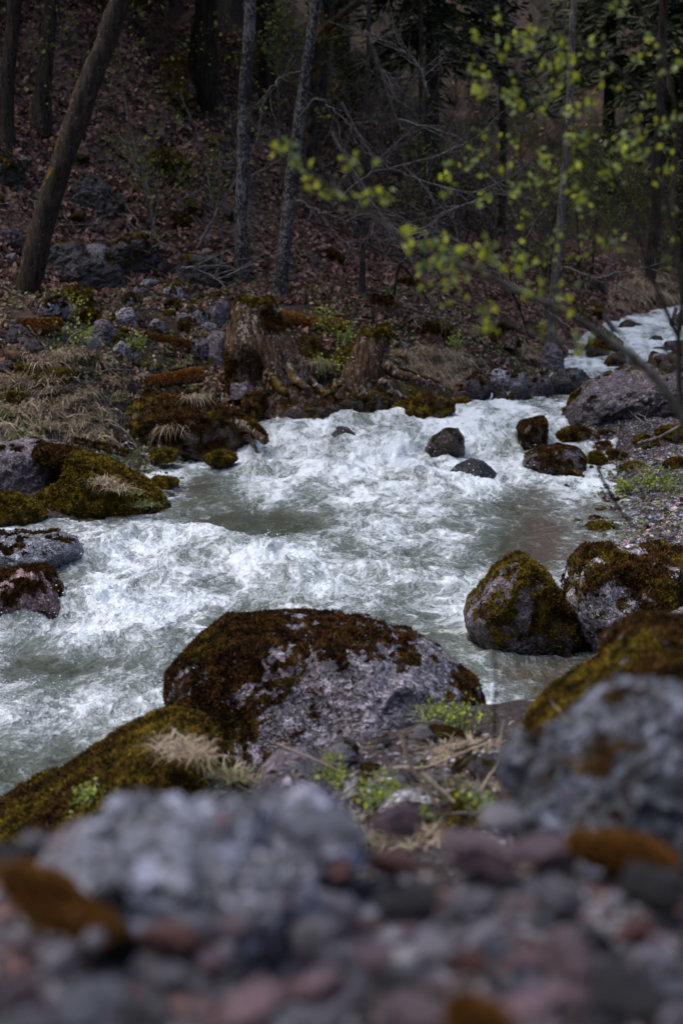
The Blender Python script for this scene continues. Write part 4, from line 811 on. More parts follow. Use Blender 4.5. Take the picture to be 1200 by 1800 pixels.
def log(px, D, r0, r1, label, seed, moss=.4, green=.1, mat=M_WOOD, cat='log', name='fallen_log', dy=None, tuftn=3000):
    rs = np.random.RandomState(seed); n = 40; hm = hit(px[len(px)//2][0], px[len(px)//2][1]+r0/D*F*.8, 9); D = min(D, hm[1]) if name == 'fallen_log' else D
    P = [at(u, v, D+(dy[i] if dy else 0)) for i, (u, v) in enumerate(px)]; P = resample(P, n)
    base = P.mean(0); P = P-base; R = np.linspace(r0, r1, n)
    P += .3*r0*np.stack([fbm(p3(np.linspace(0, 3, n), seed+k*3.), 3) for k in range(3)], 1)
    R[0] *= .8; R[-1] *= .7
    V, Fc = tubes([(P, R)], 20); N = normals(V, Fc); V = V+N*(.18*r0*fbm(V*9+seed, 4))[:, None]+N*(.12*r0*rdg(V*np.array([5, 14, 14.])+seed, 3))[:, None]
    V = np.concatenate([V, P[[0]], P[[-1]]]); m = len(V); 
    caps = [[m-2, k, (k+1) % 20, (k+1) % 20] for k in range(20)]; e = (n-1)*20
    caps += [[m-1, e+(k+1) % 20, e+k, e+k] for k in range(20)]
    N = normals(V, Fc); ms = moss+.6*N[:, 2]+.4*fbm(V*5, 3)
    tri = np.concatenate([Fc[:, :3], Fc[:, [0, 2, 3]], np.array(caps)[:, :3]])
    o = mk(name, V, tri, mat, attrs={'moss': ms, 'green': np.full(m, green)}); o.location = base
    tag(o, label, cat)
    tf = tufts(V, tri, sstep(.35, .75, ms), tuftn, .022, rs, np.full(m, green))
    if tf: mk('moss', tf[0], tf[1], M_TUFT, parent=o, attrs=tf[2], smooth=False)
    return o
log([(486, 560), (530, 566), (570, 570), (606, 575)], 14.7, .065, .06, 'orange mossed log lying right behind the large stump', 1, .8, -1.0)
log([(238, 588), (262, 598), (300, 605), (333, 613)], 14.2, .05, .06, 'short log with a mossy top on the left bank, pointing right', 2, .3, -.5)
log([(-10, 585), (30, 578), (70, 575), (108, 570)], 13.9, .07, .05, 'rust brown log at the foot of the leaning trunk', 3, .6, -.7)
log([(213, 690), (250, 680), (300, 668), (358, 660)], 13.2, .05, .06, 'log with bright orange moss in the middle of the left bank', 4, .55, -1.0, tuftn=5000)
log([(-10, 622), (40, 628), (85, 645), (125, 655)], 13.3, .05, .05, 'black rotten log at the left edge in dry grass', 5, -.3, .1)
log([(360, 722), (400, 735), (440, 750), (468, 777)], 12.6, .08, .035, 'dark wet snag jutting from the bank over the small fall', 6, .0, .2, dy=[.3, .1, 0, -.15])
log([(432, 765), (445, 780), (452, 796)], 12.4, .03, .012, 'short broken prong hanging under the wet snag', 7, -.6, .1, cat='branch', name='broken_branch', tuftn=50)
log([(195, 705), (235, 712), (290, 702), (350, 712)], 12.9, .03, .03, 'thin mossy branch lying below the orange log', 8, .5, -.8, cat='branch', name='fallen_branch')
log([(1060, 552), (1072, 572), (1084, 586)], 20.5, .035, .03, 'reddish broken pole leaning by the head of the cascade', 9, -.8, .1, M_TWIG, cat='pole', name='dead_pole', tuftn=20)
log([(1010, 545), (1050, 580), (1088, 612)], 18.5, .07, .09, 'dark splintered log slanting down to the cascade', 10, -.3, .2, tuftn=400)
log([(660, 636), (690, 655), (730, 668), (770, 682)], 13.7, .05, .04, 'dark rotten log right of the narrow stump over the bank', 11, .0, .1)
log([(1188, 540), (1182, 560), (1195, 580)], 20.5, .03, .02, 'short upright dead pole by the right edge above the cascade', 12, -.8, .1, M_TWIG, cat='pole', name='dead_pole', tuftn=20)
log([(1120, 780), (1160, 768), (1200, 745), (1235, 730)], 12.3, .014, .01, 'thin pale dead stick at the right edge by the outcrop', 13, -.9, .1, M_TWIG, cat='stick', name='dead_stick', tuftn=20)
log([(130, 775), (180, 786), (225, 798)], 11.4, .02, .03, 'thin rotten branch across the grass above the left outcrop', 14, .3, .3, cat='branch', name='fallen_branch', tuftn=600)

def trunk_tree(px, D, rpx, label, cat, seed, mat=M_BARK, moss=.1, green=.2, top=9.0, limbs=(), crown=True, flare=1.5, name='tree', leaf=False, depthdir=0.0):
    rs = np.random.RandomState(seed)
    P = [at(u, v, D) for u, v in px]; d = P[-1]-P[-2]; d /= np.linalg.norm(d); d[2] = max(d[2], .6); 
    while P[-1][2] < top:
        d = d+rs.normal(0, .05, 3)+np.array([0, 0, .06]); d /= np.linalg.norm(d); P.append(P[-1]+d*.9)
    P = np.array(P); base = P[0].copy(); n = 110; Q = resample(P-base, n); s = np.concatenate([[0], np.cumsum(np.linalg.norm(np.diff(Q, axis=0), axis=1))])
    r0 = rpx[0]*D/F; r1 = rpx[1]*D/F; ztop = P[len(px)-1][2]-base[2]
    R = np.interp(Q[:, 2], [0, ztop, top-base[2]+.5], [r0, r1, r1*.25]); R = R*(1+(flare-1)*np.exp(-s/.22))
    Q[1:] += (.25*r0*np.stack([fbm(p3(s[1:]*1.1, seed+k*3.), 3) for k in range(3)], 1))*np.array([1, 1, 0])
    Q0 = Q.copy(); Q0[0, 2] -= .15
    V, Fc = tubes([(Q0, R)], 24); N = normals(V, Fc)
    V = V+N*(r0*(.22*fbm(V*np.array([5, 5, 1.6])+seed, 4)+.07*rdg(V*np.array([20, 20, 5.]), 2)))[:, None]
    ms = moss+.35*N[:, 0]*-1+.4*fbm(V*1.6+seed, 3)+.3*np.exp(-V[:, 2]/.5)
    root = empty(name, base, label, cat)
    mk('trunk', V, Fc, mat, parent=root, attrs={'moss': ms, 'green': np.full(len(V), green)})
    for L in limbs:
        q = resample([at(u, v, D+dy)-base for u, v, dy in L[0]], 26); q[1:] += rs.normal(0, .012, (25, 3))
        out = [(q, np.linspace(L[1], L[1]*.35, 26))]; tips = []
        for _ in range(L[2] if len(L) > 2 else 4):
            k = rs.randint(5, 25); t = q[k]-q[k-1]; grow(q[k], t/np.linalg.norm(t)*.8+rs.normal(0, .5, 3), rs.uniform(.3, .9), L[1]*.3, 1, out, tips, rs, .2, 0, (2, 5))
        a, b = tubes(out, 6); mk('limb', a, b, L[3] if len(L) > 3 else mat, parent=root, attrs={'moss': np.full(len(a), L[4] if len(L) > 4 else .0), 'green': np.full(len(a), green)})
    if crown:
        out = []; tips = []
        hs = [k for k in range(n) if Q[k, 2] > ztop+.5*(top-base[2]-ztop)*.3]
        for k in hs[::5]:
            a = rs.uniform(0, 6.3); grow(Q[k], (math.cos(a), math.sin(a), .5), rs.uniform(1.2, 2.2), R[k]*.5, 2, out, tips, rs, .18, .03, (3, 6), seg=.3)
        a, b = tubes(out, 3); cr = mk('crown', a, b, M_TWIGD, parent=root, attrs={'moss': np.full(len(a), -.5), 'green': np.zeros(len(a))})
        C = np.array([t[0] for t in tips]); C = np.repeat(C, 6, 0)+rs.normal(0, .12, (len(C)*6, 3)); dd = rs.normal(size=C.shape)
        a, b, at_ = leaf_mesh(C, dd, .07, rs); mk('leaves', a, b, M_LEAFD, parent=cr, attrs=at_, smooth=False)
    return root
trunk_tree([(36, 575), (48, 510), (62, 440), (90, 345), (118, 255), (155, 150), (195, 50), (222, -20)], 14.3, (21.5, 15.5), 'thick leaning mossy tree trunk at the left with its foot on the bank', 'tree', 1, moss=.12, green=.2, top=8.5, flare=1.25)
trunk_tree([(426, 530), (425, 470), (423, 380), (426, 280), (431, 160), (440, 20), (443, -40)], 15.9, (11.5, 9), 'straight slim trunk with pale flecked bark rising behind the large stump', 'tree', 2, M_BIRCH, moss=-.1, top=9, flare=1.25)
trunk_tree([(488, 538), (496, 480), (503, 400), (512, 320), (522, 240), (534, 150), (548, 60), (560, -30)], 15.5, (12.5, 7), 'flecked trunk leaning right with a mossy crooked limb near its top', 'tree', 3, M_BIRCH, moss=-.1, top=9, flare=1.2,
           limbs=[([(548, 150, .1), (556, 90, .1), (572, 50, .1), (600, 25, .0), (640, -10, -.1)], .075, 4, M_BARK, .5), ([(540, 300, .25), (545, 220, .2), (556, 130, .15)], .06, 0, M_BARK, .2),
                  ([(530, 200, -.1), (560, 170, -.2), (610, 215, -.3), (640, 270, -.4), (690, 290, -.5)], .012, 9, M_TWIG, -.5), ([(515, 345, -.1), (560, 372, -.2), (610, 390, -.3), (640, 372, -.4), (700, 380, -.5)], .014, 8, M_TWIG, -.5), ([(545, 120, 0), (500, 130, -.2), (470, 160, -.4), (455, 200, -.5)], .010, 6, M_TWIG, -.5)])
def bt(px, rpx, label, seed, mat=M_BARK, moss=-.05, D=None, flare=1.6, top=10):
    h = hit(px[0][0], px[0][1], 12); return trunk_tree(px, D or float(h[1]), rpx, label, 'tree', seed, mat, moss, .2, top=top, flare=flare)
bt([(8, 255), (12, 150), (22, 60), (28, -30)], (13, 11), 'dark trunk at the left edge high on the slope', 11)
bt([(70, 215), (78, 140), (86, 60), (94, -30)], (14, 10), 'dark trunk with a flared foot high on the slope, left of the leaning one', 12)
bt([(338, 150), (342, 90), (350, 40), (352, -20)], (10, 8), 'shadowy trunk high in the middle of the slope', 13)
bt([(468, 190), (465, 110), (466, 40), (464, -20)], (10, 9), 'shadowy trunk between the two flecked ones', 14)
bt([(540, 300), (548, 250), (560, 190), (566, 100), (580, -20)], (12, 10), 'dark brown trunk directly behind the leaning flecked one', 15)
bt([(636, 520), (639, 400), (643, 250), (647, 100), (648, -20)], (4.5, 3.5), 'thin straight pole of a tree right of the twin trunks', 16, M_TWIGD, top=8.5)
bt([(735, 380), (738, 250), (740, 120), (738, -20)], (4, 3.5), 'thin dark stem far up the slope in the tangle', 17, M_TWIGD)
bt([(968, 620), (970, 540), (978, 460), (985, 380), (1000, 200), (1004, 60), (1010, -20)], (8, 5), 'thin grey trunk among the blurred leaves above the bend', 18, M_TWIG, moss=-.5, top=9)
bt([(1140, 520), (1150, 380), (1160, 200), (1165, -20)], (9, 7), 'dark slim trunk far back at the upper right', 19)
bt([(880, 400), (884, 250), (880, 100), (885, -20)], (6, 5), 'dark slender trunk far back above the tangle', 20)
# conifers added higher up the slope to keep the light off it
def spruce(seed, Hh=9.0, R=2.1):
    rs = np.random.RandomState(seed); root = empty('spruce', (0, 0, 0), 'x', 'tree')
    P = np.stack([np.zeros(20), np.zeros(20), np.linspace(-.3, Hh, 20)], 1); a, b = tubes([(P, np.linspace(.16, .02, 20))], 10)
    mk('trunk', a, b, M_BARK, parent=root, attrs={'moss': np.zeros(len(a)), 'green': np.zeros(len(a))})
    C = []; Dn = []; br = []
    z = 2.3
    while z < Hh-.2:
        r = R*(1-z/Hh)**.8+.1
        for k in range(7):
            az = rs.uniform(0, 6.3); L = r*rs.uniform(.8, 1.1); m = 9; t = np.linspace(0, 1, m)[:, None]
            q = np.array([0, 0, z])+np.array([math.cos(az), math.sin(az), -.1])*L*t+np.array([0, 0, -.35*L])*t**2
            br.append((q, np.linspace(.018, .004, m)))
            for j in range(1, m):
                for sgn in (-1, 1):
                    for _ in range(5):
                        C.append(q[j]+rs.normal(0, .06, 3)); Dn.append([math.cos(az+sgn*.9), math.sin(az+sgn*.9), -.35])
        z += .33
    a, b = tubes(br, 3); mk('branches', a, b, M_TWIGD, parent=root, attrs={'moss': np.zeros(len(a)), 'green': np.zeros(len(a))})
    a, b, at_ = leaf_mesh(np.array(C), np.array(Dn)+rs.normal(0, .25, (len(Dn), 3)), .24, rs, wide=.13, greenp=.5); mk('needles', a, b, M_NEEDLE, parent=root, attrs=at_, smooth=False)
    return root
spr = spruce(1); first = True
for i, (X, Y) in enumerate([(-6.5, 20.5), (-3.6, 22.3), (-1.2, 23.5), (1.5, 24.5), (7, 30), (-8.5, 17), (-5, 25), (0, 27.5), (10, 32), (6, 33), (-2.8, 27), (9, 25.5), (11, 27.5), (12, 22), (-10, 21), (-4.7, 18.7), (-1.8, 19.9), (-6.8, 17.2)]):
    o = spr if first else clone(spr, (0, 0, 0)); first = False
    o.location = (X, Y, float(gz(X, Y))-.1); o.rotation_euler = (0, 0, i*1.7); s = .9+.25*((i*7) % 5)/5; o.scale = (s, s, s*1.1)
    o['label'] = 'dark spruce added high on the slope to shade it'; o['group'] = 'dark spruces added high on the slope for shade'

# ------------------------------------------------------------------ bare saplings and the tangle of twigs
def sapling(u, v, Hh, lean, label, seed, mat=M_TWIG, r=.018, leaf=0, lv=2, ang=(.4, 1.1), nb=(5, 9), group=None, name='bare_sapling', leafmat=None, lsize=.05, D=None, sag=0.0, wander=.16, shrink=(.35, .6)):
    rs = np.random.RandomState(seed); h = hit(u, v, 9) if D is None else np.array([*at(u, v, D)[:2], at(u, v, D)[2]])
    root = empty(name, h, label, 'sapling', group); out = []; tips = []
    grow((0, 0, -.05), (lean[0], lean[1], 1), Hh, r, lv, out, tips, rs, wander, .02, nb, ang, shrink, .14, sag)
    a, b = tubes(out[:1], 7); mk('trunk', a, b, mat, parent=root, attrs={'moss': np.full(len(a), -.3), 'green': np.zeros(len(a))})
    a, b = tubes(out[1:], 4); br = mk('twigs', a, b, mat, parent=root, attrs={'moss': np.full(len(a), -.5), 'green': np.zeros(len(a))})
    if leaf:
        C = np.array([t[0] for t in tips]); C = np.repeat(C, leaf, 0)+rs.normal(0, lsize*1.1, (len(C)*leaf, 3)); dd = rs.normal(size=C.shape)+np.array([0, 0, .3])
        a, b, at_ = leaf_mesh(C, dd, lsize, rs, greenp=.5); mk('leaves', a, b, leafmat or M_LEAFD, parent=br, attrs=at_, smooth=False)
    return root
sapling(272, 420, 1.9, (.0, -.1), 'small bare sapling with green leaves in the middle of the slope', 31, leaf=3, lsize=.05, r=.02)
sapling(345, 440, 2.0, (.55, -.2), 'slanting thin sapling with fresh leaves left of the pale trunk', 32, leaf=3, lsize=.05, r=.018)
sapling(255, 470, 1.2, (.3, -.3), 'low twiggy sapling between the crags', 33, leaf=1)
sapling(395, 430, 1.8, (-.2, -.1), 'twiggy sapling just left of the pale trunk', 34, leaf=3)
sapling(500, 330, 2.0, (-.1, -.2), 'leafy sapling between the pale trunk and the leaning one', 35, leaf=6, nb=(6, 9))
for i, (u, v, Hh, lx, lb) in enumerate([(600, 470, 2.6, .5, 'bare sapling leaning right beside the twin trunks'), (655, 430, 2.8, -.4, 'bare sapling leaning left behind the thin pole'), (690, 520, 2.4, .2, 'bare sapling beside the rotten stump'), (720, 400, 3.0, .1, 'bare upright sapling in the thick of the tangle'), (760, 540, 2.6, -.5, 'bare sapling leaning left above the short stump'),
        (800, 470, 3.0, .3, 'bare sapling rising behind the blurred leaves'), (840, 560, 2.6, -.2, 'bare multi branched sapling over the far bank'), (880, 500, 3.0, .1, 'bare tall sapling in the dark beyond the bank'), (930, 590, 2.6, -.4, 'bare sapling leaning left above the pale rock'), (990, 560, 2.8, .2, 'bare sapling near the bend'),
        (1030, 520, 2.8, -.3, 'bare sapling left of the cascade'), (570, 330, 2.6, .4, 'bare sapling high behind the leaning trunk'), (640, 300, 3.0, .3, 'bare sapling high up right of the leaning trunk'), (700, 260, 3, 0, 'bare sapling near the top of the tangle'), (780, 330, 3, -.3, 'bare sapling high in the centre right'), (850, 300, 3, .2, 'bare sapling high beyond the tangle'), (940, 400, 3, 0, 'bare sapling in the deep shade at the right')]):
    sapling(u, v, Hh, (lx, -.35), lb, 50+i, M_TWIG if i % 3 == 0 else M_TWIGD, r=.017, leaf=1 if i % 2 else 0, lv=3, nb=(4, 7), ang=(.5, 1.25), sag=.06, lsize=.03, wander=.2, shrink=(.4, .7))
for i, (u, v, lb) in enumerate([(960, 480, 'olive leafed shrub in the shade right of centre'), (1040, 480, 'olive leafed shrub above the cascade'), (1120, 430, 'olive leafed shrub far right in the shade'), (900, 330, 'olive leafed shrub high at the right'), (1000, 260, 'olive leafed shrub near the upper right'), (1100, 250, 'olive leafed shrub in the upper right corner'), (800, 180, 'olive leafed shrub at the top centre right'), (700, 160, 'olive leafed shrub at the top beside the tangle'), (860, 420, 'olive leafed shrub behind the lowest blurred leaves'), (440, 120, 'olive leafed shrub behind the pale trunk'), (960, 600, 'green leafed low shrub near the bend'), (1180, 330, 'olive leafed shrub at the right edge'), (1060, 360, 'olive leafed shrub between the two far right trunks'), (960, 180, 'olive leafed shrub high behind the blurred leaves'), (1160, 150, 'olive leafed shrub near the top right corner'), (840, 90, 'olive leafed shrub at the very top, right of centre'), (1020, 110, 'olive leafed shrub at the very top right'), (620, 240, 'olive leafed shrub left of the thick tangle'), (740, 470, 'olive leafed shrub low in the tangle'), (1150, 500, 'olive leafed shrub overhanging the far cascade')]):
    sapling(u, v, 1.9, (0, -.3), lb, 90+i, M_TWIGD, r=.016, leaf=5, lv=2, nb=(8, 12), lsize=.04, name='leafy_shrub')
# single long arching dead branches in front of the dark
ARC = [([(1000, 575, 0), (900, 500, 0), (820, 440, -.2), (760, 410, -.3), (690, 395, -.3)], 'long pale branch arching left across the dark slope'), ([(755, 170, 0), (730, 110, 0), (700, 80, 0), (650, 60, 0)], 'crooked pale hanging branch near the top'), ([(650, 65, 0), (662, 110, 0), (690, 140, 0), (702, 155, 0)], 'short zigzag pale branch right of the mossy crook'),
       ([(600, 180, 0), (640, 250, 0), (680, 290, 0), (800, 320, 0), (880, 330, 0)], 'pale branch curving right through the tangle'), ([(585, 230, 0), (600, 270, 0), (630, 320, 0), (650, 400, 0), (640, 440, 0)], 'thin drooping pale branch under the mossy crook'), ([(850, 350, 0), (780, 370, 0), (740, 410, 0), (700, 430, 0)], 'thin straight stick slanting down left'),
       ([(650, 375, 0), (690, 420, 0), (740, 480, 0), (760, 560, 0)], 'grey branch slanting down to the bank'), ([(600, 345, 0), (660, 300, 0), (740, 290, 0), (830, 250, 0), (880, 200, 0)], 'long thin branch rising to the right'), ([(700, 210, 0), (800, 240, 0), (880, 330, 0), (930, 430, 0)], 'branch falling to the right behind the blurred leaves'),
       ([(320, 470, 0), (370, 468, 0), (415, 470, 0)], 'thin straight dead branch left of the pale trunk'), ([(990, 470, 0), (1040, 490, 0), (1100, 480, 0), (1160, 465, 0)], 'pale bent branch left of the dark hollow')]
for i, (pts, lb) in enumerate(ARC):
    rs = np.random.RandomState(400+i); D = 14.9+.35*(i % 4)+(2 if i in (8, 10) else 0); P = resample([at(u, v, D+dy) for u, v, dy in pts], 30); b0 = P[0].copy(); P = P-b0; P[1:] += np.cumsum(rs.normal(0, .008, (29, 3)), 0)
    out = [(P, np.linspace(.017, .006, 30))]; tips = []
    for _ in range(9):
        k = rs.randint(3, 29); t = P[k]-P[k-1]; t /= np.linalg.norm(t); grow(P[k], t*.8+rs.normal(0, .4, 3), rs.uniform(.25, .9), .008, 1, out, tips, rs, .2, -.01, (2, 5))
    a, b = tubes(out, 5); o = mk('dead_branch', a, b, M_TWIG, attrs={'moss': np.full(len(a), -.5), 'green': np.zeros(len(a))}); o.location = b0; tag(o, lb, 'branch')
# ------------------------------------------------------------------ grass, litter, small plants
def grass_mesh(n, L, rs, spread=.06, droop=1.0, greenp=.2, lean=(0, 0), width=.006):
    m = 6; t = np.linspace(0, 1, m)
    az = rs.uniform(0, 6.3, n); el = rs.uniform(.5, 1.35, n); l = L*rs.uniform(.45, 1.1, n)
    P0 = np.stack([rs.normal(0, spread, n), rs.normal(0, spread, n), np.zeros(n)], 1)
    d = np.stack([np.cos(az)*np.cos(el)+lean[0], np.sin(az)*np.cos(el)+lean[1], np.sin(el)], 1)
    side = np.stack([-np.sin(az), np.cos(az), np.zeros(n)], 1)+rs.normal(0, .3, (n, 3))
    V = []
    for k in range(m):
        p = P0+d*(l*t[k])[:, None]*np.array([1.2, 1.2, 1.0]); p[:, 2] -= droop*l*t[k]**2*.75
        w = (width*(1-t[k]**2)*(1 if k < m-1 else .05))
        V.append(np.stack([p-side*w/2, p+side*w/2], 1))
    V = np.stack(V, 1)      # n,m,2,3
    F_ = []; b = np.arange(n)[:, None]*(2*m)
    for k in range(m-1): F_.append(b+np.array([2*k, 2*k+1, 2*k+3, 2*k+2]))
    g = np.repeat((rs.rand(n) < greenp)*rs.uniform(.6, 1, n), 2*m); r_ = np.repeat(rs.rand(n), 2*m)
    return V.reshape(-1, 3), np.concatenate(F_), {'green': g, 'rnd': r_}
rs = np.random.RandomState(77); GP = {}
for k, (nm, n, L, dr, gp, wd) in enumerate([('dry', 170, .30, 1.0, .08, .007), ('dry2', 130, .24, .9, .15, .006), ('mix', 150, .22, .8, .5, .006), ('green', 110, .14, .6, .95, .007), ('hang', 150, .34, 1.5, .1, .007)]):
    a, b, at_ = grass_mesh(n, L, rs, droop=dr, greenp=gp, width=wd); o = mk('grass_tuft', a, b, M_GRASS, attrs=at_, smooth=False); COL.objects.unlink(o); GP[nm] = o
GN = {'dry': 'dry straw', 'dry2': 'short dry', 'mix': 'half green', 'green': 'fresh green', 'hang': 'hanging dry'}
def tuft(kind, u, v, label, s=1.0, group=None, tm=3, dz=0, loc=None, seedrot=0):
    h = loc if loc is not None else hit(u, v, tm)
    return use(GP[kind], 'grass_tuft', (h[0], h[1], h[2]+dz), s, seedrot, label, 'grass tuft', group)
def on_rock(u, v, D): return at(u, v, D)
for i, (k, u, v, D, s, lb) in enumerate([('hang', 605, 330, 0, 0, '')][:0]): pass
TF = [('dry', 322, 1325, 3.85, .42, 'dry tan grass tuft on the low mossy boulder, front left'), ('dry2', 300, 1312, 3.9, .45, 'tan grass tuft at the back of the low mossy boulder'), ('dry', 350, 1330, 3.8, .36, 'tan grass tuft with green tips beside the centre boulder'), ('mix', 345, 1312, 3.9, .35, 'half green tuft at the top of the low mossy boulder'), ('mix', 420, 1370, 3.9, .45, 'thin grass tuft between the low boulder and the centre boulder'), ('mix', 395, 1365, 3.95, .4, 'thin mixed grass at the foot of the centre boulder'),
      ('green', 775, 1270, 4.6, .6, 'bright green plant tuft on the right shoulder of the centre boulder'), ('green', 830, 1285, 4.5, .5, 'bright green tuft at the right foot of the centre boulder'), ('green', 755, 1255, 4.7, .5, 'small green tuft higher on the centre boulder'), ('mix', 860, 1300, 4.3, .5, 'mixed grass at the water edge right of the centre boulder'), ('dry', 800, 1330, 4.0, .5, 'dry grass under the right foot of the centre boulder'), ('dry2', 840, 1320, 4.0, .5, 'dry grass beside the blurred grey boulder'),
      ('hang', 478, 692, 13.55, .9, 'dry grass clump under the hollow of the large stump'), ('hang', 497, 690, 13.6, .8, 'dry grass hanging over the root of the large stump'), ('hang', 560, 640, 13.9, .9, 'dry grass clump between the two stumps'), ('dry', 556, 690, 13.8, .8, 'pale grass clump low between the two stumps'), ('mix', 350, 590, 14.4, .9, 'green grey grass tuft left of the large stump'), ('mix', 372, 585, 14.5, .7, 'thin grass tuft beside the upright rock'),
      ('hang', 305, 752, 12.45, .8, 'pale grass hanging from the overhanging bank'), ('hang', 345, 700, 12.7, .7, 'brown grass hanging under the orange log'), ('dry2', 205, 862, 9.95, .75, 'dry grass falling over the green shoulder rock'), ('dry', 185, 850, 10.0, .7, 'dry grass on top of the green shoulder rock'), ('green', 255, 890, 9.95, .8, 'green tuft at the tip of the shoulder rock'), ('green', 232, 868, 10.0, .7, 'green weed on the middle of the shoulder rock')]
for i, (k, u, v, D, s, lb) in enumerate(TF): tuft(k, u, v, lb, s, loc=at(u, v, D), seedrot=i*1.3)
def strew_tufts(n, poly, kinds, smin, smax, where, seed, tm=6):
    rs = np.random.RandomState(seed); P = np.array(poly, float); k = 0; tr = 0
    while k < n and tr < 40*n:
        tr += 1; u, v = rs.uniform(P[:, 0].min(), P[:, 0].max()), rs.uniform(P[:, 1].min(), P[:, 1].max())
        if poly_sd(np.array([u]), np.array([v]), P)[0] > 0: continue
        h = hit(u, v, tm); 
        if bil(GSD, h[0], h[1]) < .08: continue
        kd = kinds[rs.randint(len(kinds))]
        use(GP[kd], 'grass_tuft', (h[0], h[1], h[2]-.01), rs.uniform(smin, smax), rs.uniform(0, 6.3), '%s grass tuft %s' % (GN[kd], where), 'grass tuft', '%s grass tufts %s' % (GN[kd], where), (rs.uniform(-.2, .3), rs.uniform(-.2, .2))); k += 1
strew_tufts(60, [(-20, 670), (150, 660), (185, 740), (170, 790), (-20, 780)], ['dry', 'mix', 'hang', 'green', 'dry'], .55, 1.1, 'on the bank above the left outcrop', 1)
strew_tufts(30, [(40, 600), (180, 590), (185, 650), (90, 660), (30, 630)], ['dry', 'mix', 'green', 'hang'], .6, 1.0, 'below the leaning trunk', 2)
strew_tufts(26, [(190, 640), (350, 600), (360, 700), (200, 740)], ['dry2', 'mix', 'green'], .45, .8, 'in the middle of the left bank', 3)
strew_tufts(36, [(695, 625), (740, 610), (850, 640), (800, 680), (710, 670)], ['dry', 'dry', 'hang'], .7, 1.1, 'on the reddish grassy bank right of the narrow stump', 4)
strew_tufts(20, [(780, 560), (1040, 570), (1040, 650), (880, 650)], ['dry', 'dry2', 'mix'], .6, 1.0, 'on the far slope near the bend', 5)
strew_tufts(14, [(1060, 480), (1180, 480), (1170, 545), (1060, 545)], ['dry', 'hang'], 1.4, 2.2, 'hanging in the dark above the cascade', 6)
strew_tufts(20, [(1020, 800), (1240, 800), (1240, 960), (1040, 960)], ['green', 'mix', 'green'], .35, .75, 'sprouting from the gravel at the right', 7)
strew_tufts(10, [(1080, 640), (1240, 600), (1240, 650), (1100, 668)], ['dry', 'dry2'], .6, 1.0, 'on the right bank top', 8)
strew_tufts(40, [(430, 1340), (890, 1285), (880, 1500), (560, 1480)], ['dry2', 'mix', 'green', 'hang'], .22, .5, 'among the stones under the centre boulder', 9, 2.4)
strew_tufts(12, [(0, 200), (700, 250), (700, 520), (0, 500)], ['dry2', 'mix', 'dry'], .5, .9, 'scattered on the wooded slope', 10)
strew_tufts(12, [(150, 770), (260, 780), (260, 830), (170, 810)], ['green', 'green', 'mix'], .6, 1.0, 'in the green strip above the left outcrop', 11)
# leaf litter and weeds: nobody could count them
def litter(n, poly, size, seed, mat, name, greenp=.1, tm=8, lift=.012, upn=.9, dz=0.0):
    rs = np.random.RandomState(seed); P = np.array(poly, float)
    X = rs.uniform(P[:, 0].min(), P[:, 0].max(), n*2); Y = rs.uniform(P[:, 1].min(), P[:, 1].max(), n*2)
    k = (poly_sd(X, Y, P) < 0) & (bil(GSD, X, Y) > .15) & (fbm(p3(X*1.3, Y*1.3, seed), 3) > -.16); X, Y = X[k][:n], Y[k][:n]
    Z = gz(X, Y); e = .05; nx_ = -(gz(X+e, Y)-Z)/e; ny_ = -(gz(X, Y+e)-Z)/e; N = np.stack([nx_, ny_, np.ones_like(nx_)], 1); N /= np.linalg.norm(N, axis=1)[:, None]
    d = np.cross(N, rs.normal(size=N.shape)); d /= np.linalg.norm(d, axis=1)[:, None]+1e-9; d = d+N*rs.normal(.15, .35, (len(N), 1)); 
    C = np.stack([X, Y, Z], 1)+N*(lift+.02*rs.rand(len(X), 1))+np.array([0, 0, dz])
    a, b, at_ = leaf_mesh(C, d, size, rs, wide=.5, greenp=greenp, fold=.25); return tag(mk(name, a, b, mat, attrs=at_, smooth=False), kind='stuff')
litter(100000, [(-8, 13.5), (-3, 14.2), (1, 15.8), (3.2, 18), (5.5, 22), (8, 26), (2, 27), (-8, 22.5)], .058, 1, M_LITTER, 'leaf_litter')
litter(9000, [(-3.6, 12.2), (-1, 13.2), (0, 14.2), (2.5, 16), (-1, 16.5), (-4.5, 14.6)], .055, 2, M_LITTER, 'leaf_litter', .3)
litter(9000, [(-4, 11), (-1.5, 11.5), (-.9, 13.4), (1.5, 14.9), (3, 17.5), (1.5, 18), (-3.5, 14.2)], .035, 3, M_GRASS, 'ground_weeds', .8, lift=.03)
litter(5000, [(1.5, 2.2), (6, 2), (6, 9), (2.2, 8.6), (1.6, 6)], .04, 7, M_LITTER, 'leaf_litter', .5)
litter(4000, [(1.5, 2.2), (6, 2), (6, 9), (2.4, 8.6), (1.8, 6)], .035, 8, M_GRASS, 'ground_weeds', .7, lift=.02)
litter(1500, [(1.6, 9.3), (4, 8.6), (4, 12.5), (2.2, 12.3)], .03, 4, M_GRASS, 'ground_weeds', .9, lift=.02)
litter(2600, [(-2.6, 11.2), (-1.75, 11.4), (-1.3, 11.8), (-1.55, 12.05), (-2.7, 11.8)], .03, 5, M_GRASS, 'ground_weeds', 1.0, lift=.03)
litter(3000, [(3.5, 20), (12, 26), (16, 34), (6, 36), (-2, 30), (2, 25)], .08, 6, M_LITTER, 'leaf_litter')
